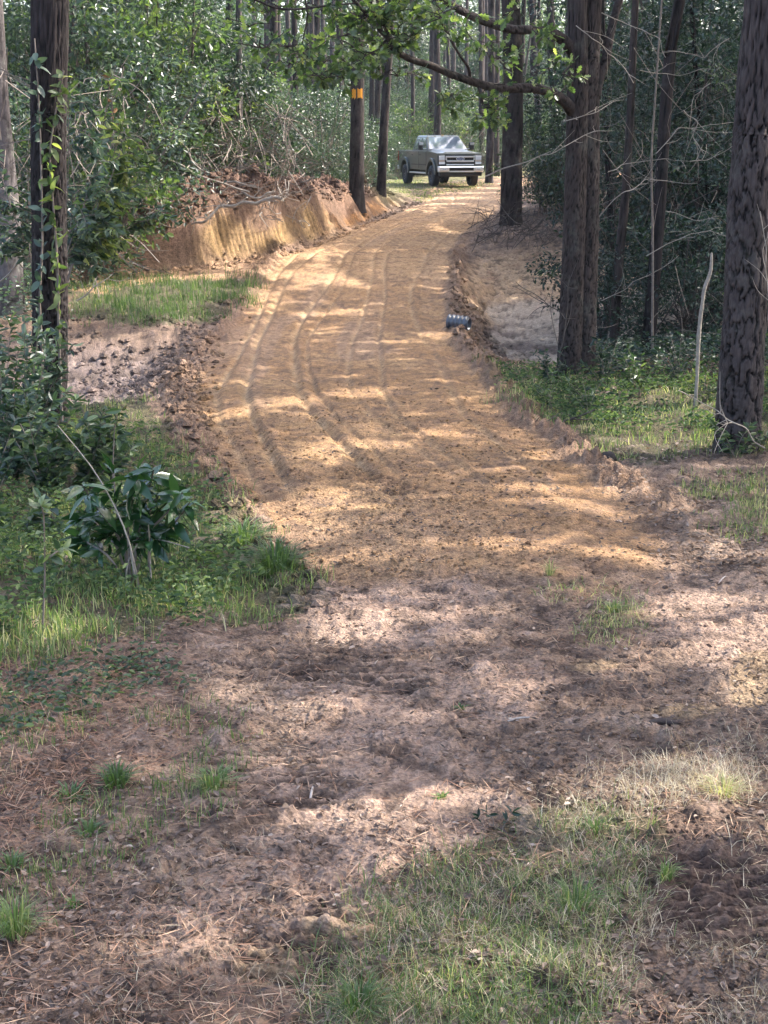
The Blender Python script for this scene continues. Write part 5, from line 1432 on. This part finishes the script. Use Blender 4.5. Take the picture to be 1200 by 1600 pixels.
# ------------------------------------------------------------------ the parked truck (local: +X forward, +Y its left, Z up)
M_paint = plain('grey_paint', (.050, .055, .047), .28, metal=.2, spec=.5, coat=.35)
M_chrome = plain('chrome', (.85, .87, .90), .28, metal=.85)
M_black = plain('black_trim', (.012, .012, .014), .5)
M_tyre = plain('tyre_rubber', (.022, .022, .026), .8, noise=.3, scale=40)
M_glass = plain('dark_glass', (.012, .016, .02), .04, spec=.9, coat=1.0)
M_shield = plain('windshield_glass', (.10, .13, .17), .06, metal=.12, spec=.8, coat=1.0)
M_lamp = plain('lamp_glass', (.55, .58, .62), .12, spec=.9, coat=1.0)
M_red = plain('red_lens', (.30, .02, .015), .2, coat=.6)
M_rim = plain('dark_rim', (.06, .06, .065), .35, metal=.8)
TW = 1.01
tx, ty = at(686, 294, 64.8)[:2]
truck = thing('pickup_truck', 'grey crew cab pickup truck with chrome grille parked on grass at the bend', 'pickup truck', (tx, ty, h1(tx, ty) - .02))
def tmesh(name, V, F, mat, parent=truck, bev=0.0, smooth=False, seg=2):
    me = bpy.data.meshes.new(name); me.from_pydata([tuple(v) for v in V], [], [list(f) for f in F]); me.update()
    me.materials.append(mat)
    o = link(name, me, parent)
    if bev > 0:
        b = o.modifiers.new('b', 'BEVEL'); b.width = bev; b.segments = seg; b.limit_method = 'ANGLE'; b.angle_limit = R(32)
    for p in me.polygons: p.use_smooth = smooth
    return o
def tbox(name, x0, x1, y0, y1, z0, z1, mat, parent=truck, bev=.01):
    V = [(x, y, z) for x in (x0, x1) for y in (y0, y1) for z in (z0, z1)]
    F = [(0, 1, 3, 2), (4, 6, 7, 5), (0, 4, 5, 1), (2, 3, 7, 6), (0, 2, 6, 4), (1, 5, 7, 3)]
    return tmesh(name, V, F, mat, parent, bev)
def prism_y(name, prof, y0, y1, mat, parent=truck, bev=0.0, taper=0.0):
    n = len(prof)
    V = [(x, y0, z) for x, z in prof] + [(x, y1, z) for x, z in prof]
    F = [tuple(range(n))[::-1], tuple(range(n, 2 * n))] + [(i, (i + 1) % n, n + (i + 1) % n, n + i) for i in range(n)]
    return tmesh(name, V, F, mat, parent, bev)
XF, XR, RW = 2.02, -2.05, .44     # axles and wheel radius
def arch(cx, r, n=10):
    return [(cx + r * math.cos(a), .50 + r * math.sin(a)) for a in np.linspace(.12, math.pi - .12, n)]
# lower body with wheel arches, front to rear along the sill
prof = [(2.93, .78), (2.93, 1.16), (2.86, 1.38), (1.25, 1.47), (-1.05, 1.46), (-3.22, 1.46), (-3.25, .80)]
prof += arch(XR, .56)[::-1] + [(XR + .57, .66), (XF - .57, .66)] + arch(XF, .56)[::-1]
body = prism_y('body', prof, -TW + .03, TW - .03, M_paint, bev=.07)
# black sheet on the solid body standing in for the shaded load bed
tbox('bed_shade_sheet', -3.16, -1.16, -.80, .80, 1.44, 1.468, M_black, bev=0)
# flared fenders
for s in (-1, 1):
    for cx in (XF, XR):
        outer = [(cx + .70 * math.cos(a), .50 + .68 * math.sin(a)) for a in np.linspace(.0, math.pi, 14)]
        inner = [(cx + .55 * math.cos(a), .50 + .55 * math.sin(a)) for a in np.linspace(math.pi, 0, 14)]
        y0, y1 = (TW - .04, TW + .05) if s > 0 else (-TW - .05, -TW + .04)
        prism_y('fender_flare', outer + inner, y0, y1, M_paint, bev=.03)
# hood with a raised middle
tmesh('hood', [(2.86, -.93, 1.33), (2.86, .93, 1.33), (1.22, .93, 1.47), (1.22, -.93, 1.47), (2.80, -.60, 1.43), (2.80, .60, 1.43), (1.25, .66, 1.56), (1.25, -.66, 1.56)],
      [(4, 5, 6, 7), (0, 1, 5, 4), (1, 2, 6, 5), (2, 3, 7, 6), (3, 0, 4, 7), (0, 3, 2, 1)], M_paint, bev=.03)
# cab
cab_b = [(1.30, 1.46), (-1.12, 1.46)]; cab_t = [(.52, 2.06), (-.86, 2.07)]
wb, wt = .94, .76
V = [(1.32, -wb, 1.46), (1.32, wb, 1.46), (-1.12, wb, 1.46), (-1.12, -wb, 1.46), (.52, -wt, 2.06), (.52, wt, 2.06), (-.90, wt, 2.06), (-.90, -wt, 2.06), (.36, -wt + .06, 2.11), (.36, wt - .06, 2.11), (-.82, wt - .06, 2.11), (-.82, -wt + .06, 2.11)]
F = [(0, 1, 5, 4), (1, 2, 6, 5), (2, 3, 7, 6), (3, 0, 4, 7), (4, 5, 9, 8), (5, 6, 10, 9), (6, 7, 11, 10), (7, 4, 8, 11), (8, 9, 10, 11), (3, 2, 1, 0)]
tmesh('cab', V, F, M_paint, bev=.03)
def pane(name, A, B, C_, D_, mat, inset=.07, proud=.012, parent=truck):
    A, B, C_, D_ = [np.array(p, float) for p in (A, B, C_, D_)]
    c = (A + B + C_ + D_) / 4; n = np.cross(B - A, D_ - A); n /= np.linalg.norm(n)
    if n.dot(c - np.array([0.1, 0, 1.7])) < 0: n = -n
    q = []
    for p in (A, B, C_, D_):
        v = c - p; q.append(p + v / np.linalg.norm(v) * inset + n * proud)
    q2 = [p - n * .02 for p in q]
    return tmesh(name, q + q2, [(0, 1, 2, 3), (7, 6, 5, 4), (0, 4, 5, 1), (1, 5, 6, 2), (2, 6, 7, 3), (3, 7, 4, 0)], mat, parent)
ws_ = pane('windshield', (1.32, -wb, 1.50), (1.32, wb, 1.50), (.52, wt, 2.06), (.52, -wt, 2.06), M_shield, .08)
for s in (-1, 1):
    b = lambda x, t: (x, s * (wb + (wt - wb) * t), 1.46 + .60 * t)
    pane('side_window', b(1.08, .06), b(.12, .06), b(.06, .94), b(.54, .94), M_glass, .03)
    pane('side_window', b(.04, .06), b(-.92, .06), b(-.74, .94), b(.0, .94), M_glass, .03)
pane('rear_window', (-1.12, -.8, 1.52), (-1.12, .8, 1.52), (-.90, .66, 2.03), (-.90, -.66, 2.03), M_glass, .05)
# doors, slightly proud with open joints round them
for s in (-1, 1):
    for x0, x1 in ((.10, 1.18), (-1.06, .07)):
        y0, y1 = (TW - .032, TW - .014) if s > 0 else (-TW + .014, -TW + .032)
        if x0 > 0: pr_ = [(x0, .72), (x1, .72), (x1 + .02, 1.0), (x1, 1.44), (x0, 1.44)]
        else: pr_ = [(x0 - .02, 1.1), (x0 - .02, 1.44), (x1, 1.44), (x1, .72), (x0 + .12, .72)]
        d_ = prism_y('door', pr_, y0, y1, M_paint, bev=.006)
        yh = s * (TW + .005)
        tbox('handle', x0 + .08, x0 + .26, min(yh, yh - s * .03), max(yh, yh - s * .03), 1.27, 1.31, M_black, d_, .004)
    yb = s * (TW - .02)
    tbox('trim_strip', -1.0, 1.15, min(yb, yb + s * .02), max(yb, yb + s * .02), .86, .90, M_black, bev=0)
    tbox('running_board', -1.25, 1.25, s * .96 - .07, s * .96 + .07, .50, .56, M_chrome, bev=.01)
    # mirror: arms and tall towing head
    mr = tbox('mirror', .90, 1.02, s * 1.18 - .10, s * 1.18 + .12, 1.50, 1.83, M_black, bev=.03)
    tbox('mirror_arm', .94, 1.00, min(s * .90, s * 1.1), max(s * .90, s * 1.1), 1.54, 1.57, M_chrome, mr, .004)
    tbox('mirror_arm', .94, 1.00, min(s * .90, s * 1.1), max(s * .90, s * 1.1), 1.66, 1.69, M_black, mr, .004)
    tbox('mirror_cap', 1.025, 1.045, s * 1.18 - .08, s * 1.18 + .10, 1.70, 1.80, M_chrome, mr, .003)
    # headlight in a C of chrome
    y0, y1 = (.66, .985) if s > 0 else (-.985, -.66)
    hl = tbox('headlight', 2.80, 2.962, y0, y1, .90, 1.30, M_black, bev=.02)
    tbox('lens', 2.95, 2.985, y0 + .03, y1 - .03, 1.10, 1.27, M_lamp, hl, .01)
    tbox('lens', 2.95, 2.985, y0 + .03, y1 - .03, .93, 1.02, M_lamp, hl, .01)
    tbox('turn_lens', 2.95, 2.98, y0 + .03, y1 - .03, 1.03, 1.09, plain('amber_lens', (.42, .36, .30), .2), hl, .004)
    tbox('tail_light', -3.27, -3.15, s * .93 - .085, s * .93 + .085, 1.02, 1.42, M_red, bev=.01)
    tbox('tow_hook', 2.92, 3.12, s * .42 - .03, s * .42 + .03, .56, .62, M_black, bev=.01)
    tbox('fog_light', 3.16, 3.19, s * .78 - .08, s * .78 + .08, .70, .77, M_lamp, bev=.01)
# grille
gr = tbox('grille', 2.86, 2.955, -.66, .66, .86, 1.335, M_black, bev=.01)
tbox('grille_frame', 2.93, 3.0, -.66, .66, 1.30, 1.345, M_paint, gr, .01)
def bar(z0, z1, y, n='grille_bar', x0=2.94, x1=3.01, m=M_chrome): tbox(n, x0, x1, -y, y, z0, z1, m, gr, .012)
bar(1.20, 1.265, .66); bar(1.02, 1.085, .62); bar(.89, .93, .62)
for s in (-1, 1):
    tmesh('grille_bar', [(2.94, s * .66, 1.24), (3.01, s * .66, 1.24), (3.01, s * .61, 1.20), (2.94, s * .61, 1.20), (2.94, s * .66, 1.10), (3.01, s * .66, 1.10), (3.01, s * .60, 1.08), (2.94, s * .60, 1.08)],
          [(0, 1, 2, 3), (4, 7, 6, 5), (0, 4, 5, 1), (1, 5, 6, 2), (2, 6, 7, 3), (3, 7, 4, 0)], M_chrome, gr)
for k in range(15):
    y = -.6 + k * 1.2 / 14
    tbox('grille_slat', 2.95, 2.965, y - .008, y + .008, .87, 1.29, M_rim, gr, 0)
# oval emblem
n = 28
V = [(3.015, .19 * math.cos(a), 1.145 + .075 * math.sin(a)) for a in np.linspace(0, 2 * math.pi, n, endpoint=False)] + [(2.99, .19 * math.cos(a), 1.145 + .075 * math.sin(a)) for a in np.linspace(0, 2 * math.pi, n, endpoint=False)]
em = tmesh('emblem', V, [tuple(range(n)), tuple(range(n, 2 * n))[::-1]] + [(i, n + i, n + (i + 1) % n, (i + 1) % n) for i in range(n)], M_chrome)
V2 = [(x + .005, y * .86, 1.145 + (z - 1.145) * .76) for x, y, z in V]
tmesh('emblem_field', V2, [tuple(range(n)), tuple(range(n, 2 * n))[::-1]] + [(i, n + i, n + (i + 1) % n, (i + 1) % n) for i in range(n)], plain('blue_enamel', (.05, .08, .20), .2, coat=1), em)
tc_ = bpy.data.curves.new('emblem_script', 'FONT'); tc_.body = 'Ford'; tc_.size = .12; tc_.extrude = .003; tc_.align_x = 'CENTER'; tc_.align_y = 'CENTER'; tc_.shear = .35
tmp = bpy.data.objects.new('tmp', tc_); COL.objects.link(tmp); bpy.context.view_layer.update()
em_me = bpy.data.meshes.new_from_object(tmp.evaluated_get(bpy.context.evaluated_depsgraph_get())); bpy.data.objects.remove(tmp); em_me.materials.clear(); em_me.materials.append(M_chrome)
to = link('emblem_script', em_me)
to.parent = em; to.location = (3.024, 0, 1.145); to.rotation_euler = (R(90), 0, R(90))
# bumper: chrome upper blade, dark intake, chrome lower blade, dark valance
bp = prism_y('bumper', [(2.90, .84), (3.16, .84), (3.18, .80), (3.18, .64), (3.12, .60), (2.90, .60)], -1.0, 1.0, M_chrome, bev=.02)
tbox('bumper_intake', 3.10, 3.195, -.55, .55, .665, .785, M_black, bp, .01)
tbox('bumper_bar', 3.10, 3.205, -.56, .56, .60, .64, M_chrome, bp, .01)
tbox('air_dam', 2.80, 3.13, -.95, .95, .44, .60, M_black, bev=.03)
tbox('rear_bumper', -3.42, -3.24, -.98, .98, .62, .80, M_chrome, bev=.02)
tbox('tailgate', -3.275, -3.235, -.82, .82, .84, 1.46, M_paint, bev=.01)
tbox('frame_rail', -3.1, 2.9, -.45, -.35, .52, .66, M_black, bev=0); tbox('frame_rail', -3.1, 2.9, .35, .45, .52, .66, M_black, bev=0)
tbox('axle', XF - .06, XF + .06, -.85, .85, .38, .48, M_black); tbox('axle', XR - .06, XR + .06, -.85, .85, .38, .48, M_black)
tbox('roof_marker', .38, .44, -.06, .06, 2.105, 2.125, plain('amber', (.5, .25, .05), .3)); tbox('roof_marker', .38, .44, -.4, -.3, 2.105, 2.12, M_lamp); tbox('roof_marker', .38, .44, .3, .4, 2.105, 2.12, M_lamp)
# wheels
def lathe(name, prof, mat, parent, seg=32):
    V = [(r_ * math.cos(a), y, r_ * math.sin(a)) for y, r_ in prof for a in np.linspace(0, 2 * math.pi, seg, endpoint=False)]
    F = [(i * seg + s, (i + 1) * seg + s, (i + 1) * seg + (s + 1) % seg, i * seg + (s + 1) % seg) for i in range(len(prof) - 1) for s in range(seg)]
    return tmesh(name, V, F, mat, parent, smooth=True)
for cx in (XF, XR):
    for s in (-1, 1):
        w_ = bpy.data.objects.new('wheel', None); COL.objects.link(w_); w_.parent = truck; w_.location = (cx, s * .875, RW)
        ty_ = lathe('tyre', [(-.15, .24), (-.16, .36), (-.14, .42), (-.10, RW), (.10, RW), (.14, .42), (.16, .36), (.15, .24)], M_tyre, w_, 40)
        lathe('rim', [(s * .10, .0), (s * .10, .07), (s * .06, .09), (s * .04, .2), (s * .13, .225), (s * .14, .25), (-s * .14, .25)], M_rim, w_)
        for k in range(8):
            a = k * math.pi / 4
            c0 = np.array([math.cos(a), 0, math.sin(a)]); t0 = np.array([-math.sin(a), 0, math.cos(a)])
            q = [c0 * .06 + t0 * .022, c0 * .23 + t0 * .03, c0 * .23 - t0 * .03, c0 * .06 - t0 * .022]
            V = [p + np.array([0, s * .105, 0]) for p in q] + [p + np.array([0, s * .05, 0]) for p in q]
            tmesh('spoke', V, [(0, 1, 2, 3), (7, 6, 5, 4), (0, 4, 5, 1), (1, 5, 6, 2), (2, 6, 7, 3), (3, 7, 4, 0)], M_rim, w_)
# heading: nose toward the camera, swung a little to the right of it
truck.rotation_euler = (0, 0, R(-90 + 15.5)); truck.scale = (.95, .95, .97)

# labels of the repeated bushes: each by its place in its row
def ordinal_labels():
    words = ['first', 'second', 'third', 'fourth', 'fifth', 'sixth', 'seventh', 'eighth', 'ninth', 'tenth', 'eleventh', 'twelfth', 'thirteenth', 'fourteenth', 'fifteenth', 'sixteenth', 'seventeenth', 'eighteenth', 'nineteenth', 'twentieth']
    gs = {}
    for o in COL.objects:
        if o.parent is None and o.get('group') and o.get('category'): gs.setdefault(o['group'], []).append(o)
    for g, L in gs.items():
        if len(L) > 20: continue
        L.sort(key=lambda o: proj(o.location[0], o.location[1], o.location[2])[0])
        for k, o in enumerate(L):
            o['label'] = o['label'] + ', ' + words[k] + ' from the left'
ordinal_labels()

# ------------------------------------------------------------------ thin haze volume added for depth and a paler background
def haze_box():
    m = bpy.data.materials.new('depth_haze'); m.use_nodes = True
    nt = m.node_tree; nt.nodes.clear()
    out = nt.nodes.new('ShaderNodeOutputMaterial'); v = nt.nodes.new('ShaderNodeVolumePrincipled')
    v.inputs['Color'].default_value = (.80, .90, 1.0, 1); v.inputs['Density'].default_value = .00025; v.inputs['Anisotropy'].default_value = .2
    nt.links.new(v.outputs[0], out.inputs['Volume'])
    x0, x1, y0, y1, z0, z1 = -2600, 2600, -90, 2500, -6, 24
    V = [(x, y, z) for x in (x0, x1) for y in (y0, y1) for z in (z0, z1)]
    me = bpy.data.meshes.new('haze'); me.from_pydata(V, [], [(0, 1, 3, 2), (4, 6, 7, 5), (0, 4, 5, 1), (2, 3, 7, 6), (0, 2, 6, 4), (1, 5, 7, 3)]); me.update()
    me.materials.append(m)
    o = link('haze', me); o['kind'] = 'stuff'; o['label'] = 'thin pale haze volume added for depth in the woods'
haze_box()
